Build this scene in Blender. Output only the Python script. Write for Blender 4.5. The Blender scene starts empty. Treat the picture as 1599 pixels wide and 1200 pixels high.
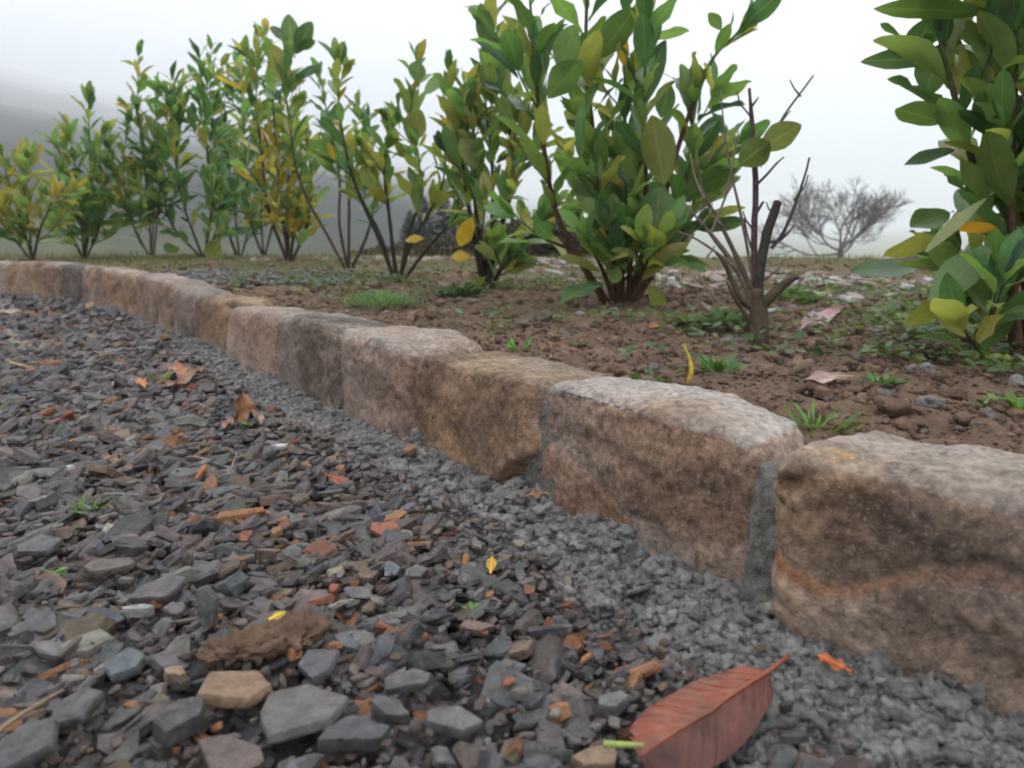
import bpy, math, random
import numpy as np
from mathutils import Vector, Matrix

R = math.radians
rng = np.random.default_rng(7)
random.seed(7)
sc = bpy.context.scene
C = sc.collection

# ------------------------------------------------------------------ camera, sky, sun, exposure
HC = 0.30                      # lens height over the gravel
PITCH = 11.3
FPX = 1208.0                   # focal length in pixels of the 1599 px wide photograph
cam = bpy.data.cameras.new('camera')
cam_o = bpy.data.objects.new('camera', cam)
C.objects.link(cam_o)
cam.sensor_width = 36.0
cam.lens = FPX / 1599.0 * 36.0
cam.clip_start = 0.02
cam.clip_end = 6000
cam_o.location = (0, 0, HC)
cam_o.rotation_euler = (R(90 - PITCH), 0, 0)
cam.dof.use_dof = True
cam.dof.focus_distance = 0.85
cam.dof.aperture_fstop = 9.0
sc.camera = cam_o

SUN_EL, SUN_AZ = 50.0, 20.0
world = bpy.data.worlds.new('World')
sc.world = world
world.use_nodes = True
nt = world.node_tree
nt.nodes.clear()
w_out = nt.nodes.new('ShaderNodeOutputWorld')
w_bg = nt.nodes.new('ShaderNodeBackground')
w_sky = nt.nodes.new('ShaderNodeTexSky')
w_sky.sky_type = 'NISHITA'
w_sky.sun_disc = False
w_sky.sun_elevation = R(SUN_EL)
w_sky.sun_rotation = R(SUN_AZ)
w_sky.air_density = 1.0
w_sky.dust_density = 4.0
w_tc = nt.nodes.new('ShaderNodeTexCoord')
w_sep = nt.nodes.new('ShaderNodeSeparateXYZ')
w_ramp = nt.nodes.new('ShaderNodeValToRGB')
w_ramp.color_ramp.interpolation = 'EASE'
e = w_ramp.color_ramp.elements
e[0].position = 0.0
e[0].color = (0.52, 0.62, 0.84, 1)
e[1].position = 0.30
e[1].color = (1.02, 1.0, 0.97, 1)
k = e.new(0.13)
k.color = (0.79, 0.86, 1.0, 1)
w_mul = nt.nodes.new('ShaderNodeVectorMath')
w_mul.operation = 'SCALE'
w_mul.inputs['Scale'].default_value = 13.0
w_mix = nt.nodes.new('ShaderNodeMixRGB')
w_mix.inputs[0].default_value = 0.90          # a closed cloud deck: only a little of the clear sky's colour comes through
nt.links.new(w_tc.outputs['Generated'], w_sep.inputs[0])
nt.links.new(w_sep.outputs['Z'], w_ramp.inputs[0])
nt.links.new(w_ramp.outputs[0], w_mul.inputs[0])
nt.links.new(w_sky.outputs[0], w_mix.inputs[1])
nt.links.new(w_mul.outputs[0], w_mix.inputs[2])
nt.links.new(w_mix.outputs[0], w_bg.inputs[0])
w_bg.inputs[1].default_value = 0.13
nt.links.new(w_bg.outputs[0], w_out.inputs[0])

sun = bpy.data.lights.new('sun', 'SUN')
sun.energy = 0.6
sun.angle = R(25)
sun.color = (1.0, 0.96, 0.9)
sun_o = bpy.data.objects.new('sun', sun)
C.objects.link(sun_o)
sun_o.rotation_euler = (R(90 - SUN_EL), 0, R(180 - SUN_AZ))

sc.view_settings.view_transform = 'Standard'
sc.view_settings.look = 'None'
sc.view_settings.gamma = 1.0
sc.view_settings.exposure = 0.86
sc.view_settings.use_curve_mapping = False
sc.cycles.use_denoising = True
sc.cycles.max_bounces = 7
sc.cycles.diffuse_bounces = 3
sc.cycles.glossy_bounces = 2
sc.cycles.transmission_bounces = 4
sc.cycles.transparent_max_bounces = 8
sc.cycles.volume_bounces = 4
sc.cycles.caustics_reflective = False
sc.cycles.caustics_refractive = False
sc.cycles.filter_width = 1.9

# ------------------------------------------------------------------ helpers
_th = R(90 - PITCH)
def ray(px, py):
    x = (px - 799.5) / FPX
    y = -(py - 599.5) / FPX
    z = -1.0
    return np.array([x, y * math.cos(_th) - z * math.sin(_th), y * math.sin(_th) + z * math.cos(_th)])
def at(px, py, Y):
    """world point at distance Y in front of the lens"""
    d = ray(px, py)
    return np.array([0, 0, HC]) + d * (Y / d[1])
def on(px, py, z=0.0):
    """world point on the level z"""
    d = ray(px, py)
    return np.array([0, 0, HC]) + d * ((z - HC) / d[2])

def _h(ix, iy, iz, seed):
    n = (ix.astype(np.int64) * 374761393 + iy.astype(np.int64) * 668265263 + iz.astype(np.int64) * 2147483647 + seed * 974634777) & 0x7fffffff
    n = ((n ^ (n >> 13)) * 1274126177) & 0x7fffffff
    return ((n ^ (n >> 16)) & 0xffff) / 65535.0
def vnoise(P, seed=0):
    P = np.asarray(P, float)
    f = np.floor(P)
    i = f.astype(np.int64)
    t = P - f
    t = t * t * t * (t * (t * 6 - 15) + 10)
    r = 0
    for a in (0, 1):
        for b in (0, 1):
            for c in (0, 1):
                w = (t[:, 0] if a else 1 - t[:, 0]) * (t[:, 1] if b else 1 - t[:, 1]) * (t[:, 2] if c else 1 - t[:, 2])
                r = r + w * _h(i[:, 0] + a, i[:, 1] + b, i[:, 2] + c, seed)
    return r * 2 - 1
def fbm(P, scale, octs=4, seed=0, gain=0.5):
    P = np.asarray(P, float) * scale
    s = 0; a = 1.0; tot = 0
    for o in range(octs):
        s = s + a * vnoise(P + 17.3 * o, seed + o)
        tot += a
        a *= gain
        P = P * 2.03
    return s / tot

def mesh_obj(name, V, polys, mat=None, parent=None, col=None, uv=None, smooth=True, loc=None):
    """polys: list of (k, M) index arrays, all one size per array, or one such array. col: per vertex rgb"""
    V = np.asarray(V, float)
    if loc is not None:
        V = V - np.asarray(loc)
    if not isinstance(polys, list):
        polys = [polys]
    me = bpy.data.meshes.new(name)
    me.vertices.add(len(V))
    me.vertices.foreach_set('co', V.astype(np.float32).ravel())
    loops = np.concatenate([np.asarray(p).ravel() for p in polys])
    tot = np.concatenate([np.full(len(p), np.asarray(p).shape[1]) for p in polys])
    start = np.concatenate([[0], np.cumsum(tot)[:-1]])
    me.loops.add(len(loops))
    me.loops.foreach_set('vertex_index', loops.astype(np.int32))
    me.polygons.add(len(tot))
    me.polygons.foreach_set('loop_start', start.astype(np.int32))
    me.polygons.foreach_set('loop_total', tot.astype(np.int32))
    me.polygons.foreach_set('use_smooth', np.full(len(tot), bool(smooth)))
    me.update(calc_edges=True)
    if col is not None:
        ca = me.color_attributes.new('tint', 'FLOAT_COLOR', 'POINT')
        c4 = np.ones((len(V), 4), np.float32)
        c4[:, :3] = col
        ca.data.foreach_set('color', c4.ravel())
    if uv is not None:
        ul = me.uv_layers.new(name='UVMap')
        ul.data.foreach_set('uv', np.asarray(uv, np.float32)[loops].ravel())
    me.validate()
    if mat is not None:
        me.materials.append(mat)
    o = bpy.data.objects.new(name, me)
    C.objects.link(o)
    if parent is not None:
        o.parent = parent
    if loc is not None and parent is None:
        o.location = loc
    return o
def tag(o, label=None, cat=None, group=None, kind=None):
    if label: o['label'] = label
    if cat: o['category'] = cat
    if group: o['group'] = group
    if kind: o['kind'] = kind
    return o
def empty(name, loc, label, cat, group=None):
    o = bpy.data.objects.new(name, None)
    o.empty_display_size = 0.05
    C.objects.link(o)
    o.location = loc
    return tag(o, label, cat, group)

def grid_faces(nu, nv):
    i = np.arange(nu - 1)[:, None] * nv + np.arange(nv - 1)[None, :]
    i = i.ravel()
    return np.stack([i, i + nv, i + nv + 1, i + 1], 1)

class Acc:
    """collects pieces of ONE mesh"""
    def __init__(s):
        s.V = []; s.F = {}; s.c = []; s.uv = []; s.n = 0
    def add(s, V, polys, col, uv=None):
        V = np.asarray(V, float)
        if not isinstance(polys, list): polys = [polys]
        for p in polys:
            p = np.asarray(p)
            s.F.setdefault(p.shape[1], []).append(p + s.n)
        s.V.append(V)
        col = np.asarray(col, float)
        s.c.append(np.broadcast_to(col, (len(V), 3)))
        s.uv.append(np.zeros((len(V), 2)) if uv is None else uv)
        s.n += len(V)
    def build(s, name, mat, parent=None, smooth=True, loc=None):
        return mesh_obj(name, np.concatenate(s.V), [np.concatenate(v) for v in s.F.values()], mat, parent,
                        np.concatenate(s.c), np.concatenate(s.uv), smooth, loc)

# ------------------------------------------------------------------ materials
def material(name, rough=0.8, var=0.35, scale=60, bump=0.4, bscale=200, bdist=0.002, spec=0.3, trans=0.0, speck=None, pale_midrib=False, base=None):
    m = bpy.data.materials.new(name)
    m.use_nodes = True
    n = m.node_tree.nodes; l = m.node_tree.links
    p = n['Principled BSDF']
    out = n['Material Output']
    if base is None:
        a = n.new('ShaderNodeAttribute'); a.attribute_name = 'tint'
        colour = a.outputs['Color']
    else:
        a = n.new('ShaderNodeRGB'); a.outputs[0].default_value = (*base, 1)
        colour = a.outputs[0]
    geo = n.new('ShaderNodeNewGeometry')
    no = n.new('ShaderNodeTexNoise')
    no.inputs['Scale'].default_value = scale
    no.inputs['Detail'].default_value = 6
    no.inputs['Roughness'].default_value = 0.65
    l.new(geo.outputs['Position'], no.inputs['Vector'])
    mr = n.new('ShaderNodeMapRange')
    mr.inputs['From Min'].default_value = 0.3
    mr.inputs['From Max'].default_value = 0.7
    mr.inputs['To Min'].default_value = 1 - var
    mr.inputs['To Max'].default_value = 1 + var
    l.new(no.outputs['Fac'], mr.inputs['Value'])
    mu = n.new('ShaderNodeVectorMath'); mu.operation = 'SCALE'
    l.new(colour, mu.inputs[0]); l.new(mr.outputs[0], mu.inputs['Scale'])
    colour = mu.outputs[0]
    if speck:
        s_scale, s_amt, s_col = speck
        n2 = n.new('ShaderNodeTexNoise')
        n2.inputs['Scale'].default_value = s_scale
        n2.inputs['Detail'].default_value = 2
        l.new(geo.outputs['Position'], n2.inputs['Vector'])
        r2 = n.new('ShaderNodeMapRange')
        r2.inputs['From Min'].default_value = 0.56
        r2.inputs['From Max'].default_value = 0.72
        r2.inputs['To Max'].default_value = s_amt
        l.new(n2.outputs['Fac'], r2.inputs['Value'])
        mx = n.new('ShaderNodeMixRGB')
        mx.inputs[2].default_value = (*s_col, 1)
        l.new(r2.outputs[0], mx.inputs[0]); l.new(colour, mx.inputs[1])
        colour = mx.outputs[0]
    if pale_midrib:  # paler line of the leaf's own midrib
        uvn = n.new('ShaderNodeUVMap'); uvn.uv_map = 'UVMap'
        sp = n.new('ShaderNodeSeparateXYZ')
        l.new(uvn.outputs[0], sp.inputs[0])
        d = n.new('ShaderNodeMath'); d.operation = 'SUBTRACT'; d.inputs[1].default_value = 0.5
        l.new(sp.outputs['X'], d.inputs[0])
        ab = n.new('ShaderNodeMath'); ab.operation = 'ABSOLUTE'
        l.new(d.outputs[0], ab.inputs[0])
        rb = n.new('ShaderNodeMapRange')
        rb.inputs['From Min'].default_value = 0.008
        rb.inputs['From Max'].default_value = 0.045
        rb.inputs['To Min'].default_value = 0.30
        rb.inputs['To Max'].default_value = 0.0
        l.new(ab.outputs[0], rb.inputs['Value'])
        mx = n.new('ShaderNodeMixRGB')
        mx.inputs[2].default_value = (0.34, 0.38, 0.14, 1)
        l.new(rb.outputs[0], mx.inputs[0]); l.new(colour, mx.inputs[1])
        colour = mx.outputs[0]
    l.new(colour, p.inputs['Base Color'])
    p.inputs['Roughness'].default_value = rough
    p.inputs['Specular IOR Level'].default_value = spec
    if bump:
        nb = n.new('ShaderNodeTexNoise')
        nb.inputs['Scale'].default_value = bscale
        nb.inputs['Detail'].default_value = 6
        nb.inputs['Roughness'].default_value = 0.7
        l.new(geo.outputs['Position'], nb.inputs['Vector'])
        b = n.new('ShaderNodeBump')
        b.inputs['Strength'].default_value = bump
        b.inputs['Distance'].default_value = bdist
        l.new(nb.outputs['Fac'], b.inputs['Height'])
        l.new(b.outputs[0], p.inputs['Normal'])
    if trans:
        t = n.new('ShaderNodeBsdfTranslucent')
        tc = n.new('ShaderNodeMixRGB'); tc.blend_type = 'MULTIPLY'; tc.inputs[0].default_value = 1
        tc.inputs[2].default_value = (2.0, 1.85, 0.95, 1)
        l.new(colour, tc.inputs[1])
        l.new(tc.outputs[0], t.inputs['Color'])
        mxs = n.new('ShaderNodeMixShader')
        mxs.inputs[0].default_value = trans
        l.new(p.outputs[0], mxs.inputs[1]); l.new(t.outputs[0], mxs.inputs[2])
        l.new(mxs.outputs[0], out.inputs['Surface'])
    return m

M_slate = material('slate_chip', rough=0.58, var=0.38, scale=110, bump=0.95, bscale=150, bdist=0.005, spec=0.38, speck=(55, 0.30, (0.17, 0.135, 0.11)))
M_crumb = material('concrete_crumb', rough=0.9, var=0.40, scale=140, bump=0.9, bscale=420, bdist=0.003, spec=0.15)
M_mortar = material('mortar', rough=0.95, var=0.40, scale=150, bump=1.0, bscale=330, bdist=0.006, spec=0.1, speck=(420, 0.4, (0.34, 0.33, 0.31)))
M_stone = material('sandstone', rough=0.8, var=0.54, scale=130, bump=0.85, bscale=230, bdist=0.005, spec=0.25, speck=(360, 0.50, (0.44, 0.36, 0.29)))
M_soil = material('soil', rough=0.9, var=0.40, scale=50, bump=0.9, bscale=120, bdist=0.01, spec=0.15)
M_leaf = material('laurel_leaf', rough=0.32, var=0.18, scale=25, bump=0.25, bscale=60, bdist=0.004, spec=0.5, trans=0.45, pale_midrib=True)
M_weed = material('weed_leaf', rough=0.55, var=0.25, scale=60, bump=0.2, bscale=90, bdist=0.002, spec=0.3, trans=0.3)
M_bark = material('bark', rough=0.8, var=0.35, scale=120, bump=0.8, bscale=160, bdist=0.003, spec=0.2)
M_dead = material('dead_leaf', rough=0.22, var=0.42, scale=50, bump=0.3, bscale=70, bdist=0.003, spec=0.32)
M_farwood = material('far_foliage', rough=0.95, var=0.3, scale=0.2, bump=0, spec=0.1)
M_terrain = material('terrain_turf', rough=0.95, var=0.35, scale=0.6, bump=0.3, bscale=3, bdist=0.1, spec=0.1)

# ------------------------------------------------------------------ kerb line (from the photo's stone feet)
# left foot px, right foot px, left top px, right top px, thickness, colours, label
G_ST = 'rough sandstone blocks edging the planting bed'
STONES = [
 # foot L, foot R, top L, top R, thick, tone, label
 ((1232,1000),(1700,1185),(1206,706),(1700,792),0.150,'a','huge brown sandstone edging block nearest the camera with a rust red band'),
 ((862,785),(1188,951),(846,603),(1184,693),0.150,'b','long sandstone block with pale grey top and a chipped diagonal ledge, second from nearest'),
 ((655,695),(812,790),(641,556),(846,604),0.150,'c','golden brown sandstone block with a foot tapering to a corner, beside the grey topped one'),
 ((538,650),(650,700),(519,516),(646,556),0.150,'d','pinkish brown edging block with a humped top, just behind the golden brown one'),
 ((438,598),(541,652),(428,492),(524,516),0.150,'e','dark grey brown smooth edging block between two pinkish ones'),
 ((352,556),(440,600),(355,477),(431,494),0.150,'d','rounded pinkish block at the start of the straighter run, beside the brown leaf heap'),
 ((298,530),(355,560),(304,462),(357,472),0.130,'c','tan edging block left of the rounded pinkish block, chipped corner'),
 ((270,522),(300,535),(272,450),(306,462),0.130,'e','narrow grey block with faintly bluish face in the curve'),
 ((246,512),(272,524),(246,440),(274,452),0.130,'d','narrow brown block just left of the bluish grey one in the curve'),
 ((212,494),(248,512),(212,430),(248,440),0.130,'d','brownish block where the edging bends, its top sloping to the drive'),
 ((166,480),(213,494),(166,420),(214,430),0.130,'c','wide tan block in the far curve, right of two darker ones'),
 ((128,472),(167,481),(128,416),(168,421),0.130,'d','far brown block directly right of the darkest one'),
 ((95,467),(129,473),(95,413),(129,417),0.130,'f','darkest block of the far run with an orange leaf at its foot'),
 ((60,464),(96,468),(60,410),(96,414),0.130,'d','far reddish block left of the darkest one'),
 ((8,459),(61,465),(8,408),(61,411),0.130,'c','farthest wide tan block beside the grass at the left edge'),
 ((-60,456),(9,460),(-60,408),(9,409),0.130,'d','last block of the run, cut by the left photo edge'),
]
foot = [on(*s[1]) for s in STONES]           # right feet, near to far
feetL = [on(*s[0]) for s in STONES]
KL = [on(1700,1185) + (on(1700,1185) - on(1232,1000)) * 1.2] + [on(1700,1185)]
for s in STONES:
    KL.append(on(*s[0]))
KL.append(KL[-1] + (KL[-1] - KL[-2]) * 6 + np.array([-1.0, -0.3, 0]))
KL = np.array(KL)[:, :2]                      # front line of the kerb, near to far; bed on its right-hand side
def kerb_d(P):
    """signed distance to the kerb's front line: >0 on the bed side, <0 on the drive"""
    P = np.asarray(P)[:, :2]
    best = np.full(len(P), 1e9); sign = np.ones(len(P))
    for a, b in zip(KL[:-1], KL[1:]):
        ab = b - a
        t = np.clip(((P - a) @ ab) / (ab @ ab), 0, 1)
        q = a + t[:, None] * ab
        d = np.hypot(*(P - q).T)
        cr = ab[0] * (P[:, 1] - a[1]) - ab[1] * (P[:, 0] - a[0])
        m = d < best
        best[m] = d[m]
        sign[m] = np.where(cr[m] < 0, 1, -1)
    return best * sign

def bed_z(P):
    """height of the soil surface"""
    P = np.asarray(P, float)
    P3 = np.stack([P[:, 0], P[:, 1], np.zeros(len(P))], 1)
    z = 0.108 + 0.004 * P[:, 1]
    z = z + 0.018 * fbm(P3, 2.3, 3, 11) + 0.012 * fbm(P3, 9, 4, 12)
    r = P[:, 1] + 0.12 * P[:, 0]
    z = z - 0.10 * np.clip(r - 4.9, 0, None) ** 1.6
    return z
def bz(x, y):
    return float(bed_z(np.array([[x, y]]))[0])
def on_bed(px, py):
    z = 0.11
    for _ in range(6):
        p = on(px, py, z)
        if p[1] > 6 or p[1] < 0: 
            p = at(px, py, 5.0)
        z = bz(p[0], p[1])
    p[2] = z
    return p

# ------------------------------------------------------------------ setting: terrain, drive, bed
def radial(name, r0, r1, nr, a0, a1, na, zf, mat, cf):
    r = np.geomspace(r0, r1, nr)
    a = np.linspace(R(a0), R(a1), na)
    rr, aa = np.meshgrid(r, a, indexing='ij')
    P = np.stack([(rr * np.sin(aa)).ravel(), (rr * np.cos(aa)).ravel(), np.zeros(rr.size)], 1)
    P[:, 2] = zf(P)
    return tag(mesh_obj(name, P, grid_faces(nr, na)[:, ::-1], mat, None, cf(P)), kind='structure')

def smooth01(t):
    t = np.clip(t, 0, 1)
    return t * t * (3 - 2 * t)
def terrain_z(P):
    r = np.hypot(P[:, 0], P[:, 1])
    az = np.degrees(np.arctan2(P[:, 0], P[:, 1]))
    z = -0.10 - (3.0 + 8.0 * smooth01((az + 10) / 12)) * smooth01((r - 6) / 40) - 0.4 * smooth01((r - 5) / 3)
    E = np.interp(az, [-60, -34, -26, -12, -4, 8, 20, 35, 60], [8.8, 9.8, 8.4, 5.8, 3.6, 1.4, 0.4, 0.4, 2])
    g_ = np.interp(r, [22, 31, 43, 76, 210, 560, 1300], [0, .17, .32, .50, .72, .89, 1])
    h = r * np.tan(np.radians(E * g_)) * np.where(np.abs(az) < 100, 1, 0.4) + 3.2 * smooth01((r - 60) / 60)
    h = h + np.where(r > 60, 1.6, 0) * fbm(P, 0.02, 3, 5) * smooth01((r - 60) / 100)
    return z + h
def terrain_c(P):
    n = fbm(P, 0.05, 4, 9)[:, None]
    r = np.hypot(P[:, 0], P[:, 1])[:, None]
    near = np.array([0.06, 0.07, 0.03]); wood = np.array([0.016, 0.021, 0.018])
    azc = np.degrees(np.arctan2(P[:, 0], P[:, 1]))[:, None]
    wood = wood + (np.array([0.15, 0.165, 0.10]) - wood) * smooth01((azc + 6) / 10)    # meadow on the right, paled to stand in for mist; wood on the hill
    c = near * (1 - smooth01((r - 40) / 40)) + wood * smooth01((r - 40) / 40)
    return c * (1 + 0.5 * n)
radial('terrain', 0.3, 2200, 170, -180, 180, 181, terrain_z, M_terrain, terrain_c)

def drive_z(P):
    P3 = np.stack([P[:, 0], P[:, 1], np.zeros(len(P))], 1)
    return -0.012 + 0.006 * fbm(P3, 3, 2, 31)
xs = np.linspace(-7.5, 3.0, 180); ys = np.concatenate([np.linspace(-2.0, 0.3, 20), np.linspace(0.32, 6.2, 150)])
gx, gy = np.meshgrid(xs, ys, indexing='ij')
P = np.stack([gx.ravel(), gy.ravel(), np.zeros(gx.size)], 1)
dd = kerb_d(P)
P[:, 2] = np.where(dd > 0.06, -0.06, drive_z(P))
tag(mesh_obj('gravel_drive', P, grid_faces(len(xs), len(ys)), M_slate, None, np.array([0.045, 0.042, 0.042]) * (1 + 0.4 * fbm(P, 20, 2, 3))[:, None]), kind='structure')

rr = np.geomspace(0.42, 9.5, 300); aa = np.linspace(R(-68), R(75), 420)
g1, g2 = np.meshgrid(rr, aa, indexing='ij')
P = np.stack([(g1 * np.sin(g2)).ravel(), (g1 * np.cos(g2)).ravel(), np.zeros(g1.size)], 1)
dd = kerb_d(P)
zb = bed_z(P) + 0.013 * np.abs(fbm(P, 22, 4, 21)) + 0.005 * fbm(P, 70, 3, 22) - 0.004
t = smooth01((dd - 0.055) / 0.03)
P[:, 2] = -0.06 * (1 - t) + zb * t
g = fbm(P, 1.6, 4, 41)
g2_ = fbm(P, 12, 3, 42)
soil = np.array([0.180, 0.118, 0.084]) * (1 + 0.35 * g2_)[:, None]
moss = np.array([0.075, 0.085, 0.030])
m_amt = np.clip((g + 0.05) * 1.6 + smooth01((P[:, 1] - 2.2) / 2.0) * 0.75 - 0.15 + 0.3 * g2_, 0, 1)[:, None] * 0.75
tag(mesh_obj('soil_bed', P, grid_faces(300, 420)[:, ::-1], M_soil, None, soil * (1 - m_amt) + moss * m_amt), kind='structure')

# ------------------------------------------------------------------ edging stones
TONE = {
 'a': dict(d=(0.095, 0.066, 0.048), m=(0.200, 0.138, 0.094), h=(0.31, 0.23, 0.155), g=(0.29, 0.255, 0.225), gm=0.14),
 'b': dict(d=(0.090, 0.063, 0.050), m=(0.178, 0.120, 0.087), h=(0.29, 0.205, 0.145), g=(0.36, 0.34, 0.325), gm=0.12),
 'c': dict(d=(0.110, 0.074, 0.047), m=(0.205, 0.138, 0.085), h=(0.30, 0.215, 0.135), g=(0.26, 0.21, 0.165), gm=0.08),
 'd': dict(d=(0.110, 0.080, 0.066), m=(0.190, 0.136, 0.112), h=(0.28, 0.205, 0.168), g=(0.27, 0.24, 0.22), gm=0.18),
 'e': dict(d=(0.075, 0.062, 0.055), m=(0.130, 0.108, 0.095), h=(0.20, 0.17, 0.15), g=(0.20, 0.19, 0.18), gm=0.25),
 'f': dict(d=(0.045, 0.037, 0.034), m=(0.075, 0.062, 0.057), h=(0.115, 0.098, 0.090), g=(0.09, 0.082, 0.078), gm=0.1),
}
def cube_grid(nx, ny, nz):
    """surface of the cube [-1,1]^3 as six welded-looking grids (vertices doubled only along edges, then merged by rounding)"""
    V = []; F = []; n = 0
    def face(fix, val, u, v, nu, nv, flip):
        nonlocal n
        a = np.linspace(-1, 1, nu); b = np.linspace(-1, 1, nv)
        A, B = np.meshgrid(a, b, indexing='ij')
        p = np.zeros((A.size, 3)); p[:, fix] = val; p[:, u] = A.ravel(); p[:, v] = B.ravel()
        f = grid_faces(nu, nv)
        if flip: f = f[:, ::-1]
        V.append(p); F.append(f + n); n += len(p)
    face(2, 1, 0, 1, nx, ny, False); face(2, -1, 0, 1, nx, ny, True)
    face(1, -1, 0, 2, nx, nz, False); face(1, 1, 0, 2, nx, nz, True)
    face(0, 1, 1, 2, ny, nz, False); face(0, -1, 1, 2, ny, nz, True)
    V = np.concatenate(V); F = np.concatenate(F)
    key = np.round(V * 100000).astype(np.int64)
    _, idx, inv = np.unique(key, axis=0, return_index=True, return_inverse=True)
    return V[idx], inv.ravel()[F]
def hexa(p, c):
    """trilinear map; c[(sx,sy,sz)] corners with s in -1,1 (x along, y front -1 / back 1, z)"""
    out = 0
    for sx in (-1, 1):
        for sy in (-1, 1):
            for sz in (-1, 1):
                w = (1 + sx * p[:, 0]) * (1 + sy * p[:, 1]) * (1 + sz * p[:, 2]) / 8
                out = out + w[:, None] * np.asarray(c[(sx, sy, sz)])
    return out
def superq(p, k):
    s = (np.abs(p) ** k).sum(1) ** (-1.0 / k)
    return p * s[:, None]

stone_tops = []
for i, (fL, fR, tL, tR, th, tone, label) in enumerate(STONES):
    a = on(*fL); b = on(*fR)
    al = (b - a); L = np.hypot(al[0], al[1]); al /= L
    nrm = np.array([-al[1], al[0], 0])            # towards the bed
    if nrm[1] < 0: nrm = -nrm
    bat = 0.012
    Ta = at(*tL, a[1] + bat); Tb = at(*tR, b[1] + bat)
    if i == 0:
        Tb = b + np.array([0, 0.012, 0.135])
    hz = 0.5 * (Ta[2] + Tb[2])
    ov = 0.004 if i < 2 else (0.0 if i == 2 else -0.009)
    rj = np.random.default_rng(700 + i)
    push = rj.uniform(-0.004, 0.007) if i > 3 else 0.0
    if i == 5: push = 0.012
    if i == 6: push = -0.006
    a = a - nrm * push; b = b - nrm * push
    a0 = a - al * ov; b0 = b + al * ov
    zl = 0.045
    grow = 1.035
    c = {}
    c[(-1, -1, -1)] = a0 + np.array([0, 0, -zl]) - nrm * 0.004; c[(1, -1, -1)] = b0 + np.array([0, 0, -zl]) - nrm * 0.004
    c[(-1, -1, 1)] = np.array([Ta[0], Ta[1], Ta[2] * 1.0 + 0.004]) - nrm * 0.006
    c[(1, -1, 1)] = np.array([Tb[0], Tb[1], Tb[2] * 1.0 + 0.004]) - nrm * 0.006
    for sx in (-1, 1):
        for sz in (-1, 1):
            f = c[(sx, -1, sz)]
            q = f + nrm * (th * (0.95 if sz > 0 else 1.05)) * (0.78 if (i == 1 and sx > 0) else 1.0) - al * (0.035 if (i == 1 and sx > 0) else 0.0)
            if sz > 0: q = q + np.array([0, 0, -0.006 + 0.004 * math.sin(i * 2.3 + sx)])
            c[(sx, 1, sz)] = q
    res = (100, 60, 64) if i < 2 else (64, 44, 44) if i < 5 else (30, 24, 24)
    p, F = cube_grid(*res)
    lp = p.copy()
    k = 8 if i < 3 else 6.5
    q = superq(p, k)
    q = q * np.array([1.05, 1.04, 1.05])
    # chiselled facets: planes that cut corners off
    rr_ = np.random.default_rng(100 + i)
    for _ in range(9):
        d = rr_.normal(size=3); d /= np.linalg.norm(d)
        d = np.sign(d) * np.abs(d) ** 0.8; d /= np.linalg.norm(d)
        lim = np.abs(d).sum() * rr_.uniform(0.82, 0.95)
        ex = q @ d - lim
        q = q - np.where(ex > 0, ex, 0)[:, None] * d * 0.7
    if i == 2:   # its lower right corner is broken away to a point
        d = np.array([0.66, -0.20, -0.62]); d /= np.linalg.norm(d)
        ex = q @ d - 0.80
        q = q - np.where(ex > 0, ex, 0)[:, None] * d * 0.8
    V = hexa(q, c)
    if i >= 2:
        en = np.clip((np.abs(lp[:, 0]) - 0.72) / 0.28, 0, 1)[:, None] ** 2
        V = V + en * (nrm[None] * (0.013 if i < 9 else 0.010) * (lp[:, 1:2] < 0) - np.array([0, 0, 1.0]) * 0.009 * (lp[:, 2:3] > 0.9))
    if i == 3: V[:, 2] += 0.012 * np.exp(-(((lp[:, 0] - 0.35) / 0.4) ** 2 + ((lp[:, 1] - 0.5) / 0.6) ** 2)) * (lp[:, 2] > 0.5)
    if i > 3: V[:, 2] += smooth01((V[:, 2] - 0.05) / 0.06) * rj.uniform(-0.006, 0.006)
    cen = V.mean(0)
    nv = V - cen; nv /= np.linalg.norm(nv, axis=1)[:, None]
    fn = np.where((lp[:, 1] <= -0.999)[:, None], -nrm, nv)
    s = V + i * 3.7
    disp = 0.009 * fbm(s, 9, 3, 50 + i) + 0.0042 * fbm(s, 34, 3, 60 + i) + 0.0016 * fbm(s, 120, 2, 70 + i)
    rid = np.abs(fbm(s * np.array([1, 1, 1.8]), 13, 3, 80 + i))
    disp = disp - 0.0014 * np.clip(0.12 - rid, 0, 1) / 0.12
    T = TONE[tone]
    n1 = fbm(s, 11, 4, 90 + i); n2 = fbm(s * np.array([1, 1, 2.0]), 30, 4, 95 + i); n3 = fbm(s, 6, 3, 99 + i)
    tmix = np.clip(0.52 + 1.0 * n1 + 0.6 * n2 + 0.45 * fbm(s, 90, 2, 98), 0, 1)[:, None]
    ref = dict(d=(0.100, 0.074, 0.060), m=(0.190, 0.138, 0.107), h=(0.29, 0.215, 0.165), g=(0.30, 0.275, 0.255))
    D, Mm, H, Gc = ((0.95 if tone in 'ef' else 0.60) * np.array(T[x]) + (0.05 if tone in 'ef' else 0.40) * np.array(ref[x]) for x in 'dmhg')
    col = np.where(tmix < 0.5, D + (Mm - D) * tmix * 2, Mm + (H - Mm) * (tmix - 0.5) * 2)
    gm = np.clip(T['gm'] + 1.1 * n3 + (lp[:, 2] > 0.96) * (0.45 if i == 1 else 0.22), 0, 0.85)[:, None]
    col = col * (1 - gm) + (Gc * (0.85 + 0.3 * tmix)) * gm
    u = (lp[:, 0] + 1) / 2; v = (lp[:, 2] + 1) / 2
    front = lp[:, 1] < -0.7
    rust = np.array([0.30, 0.130, 0.050])
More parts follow.
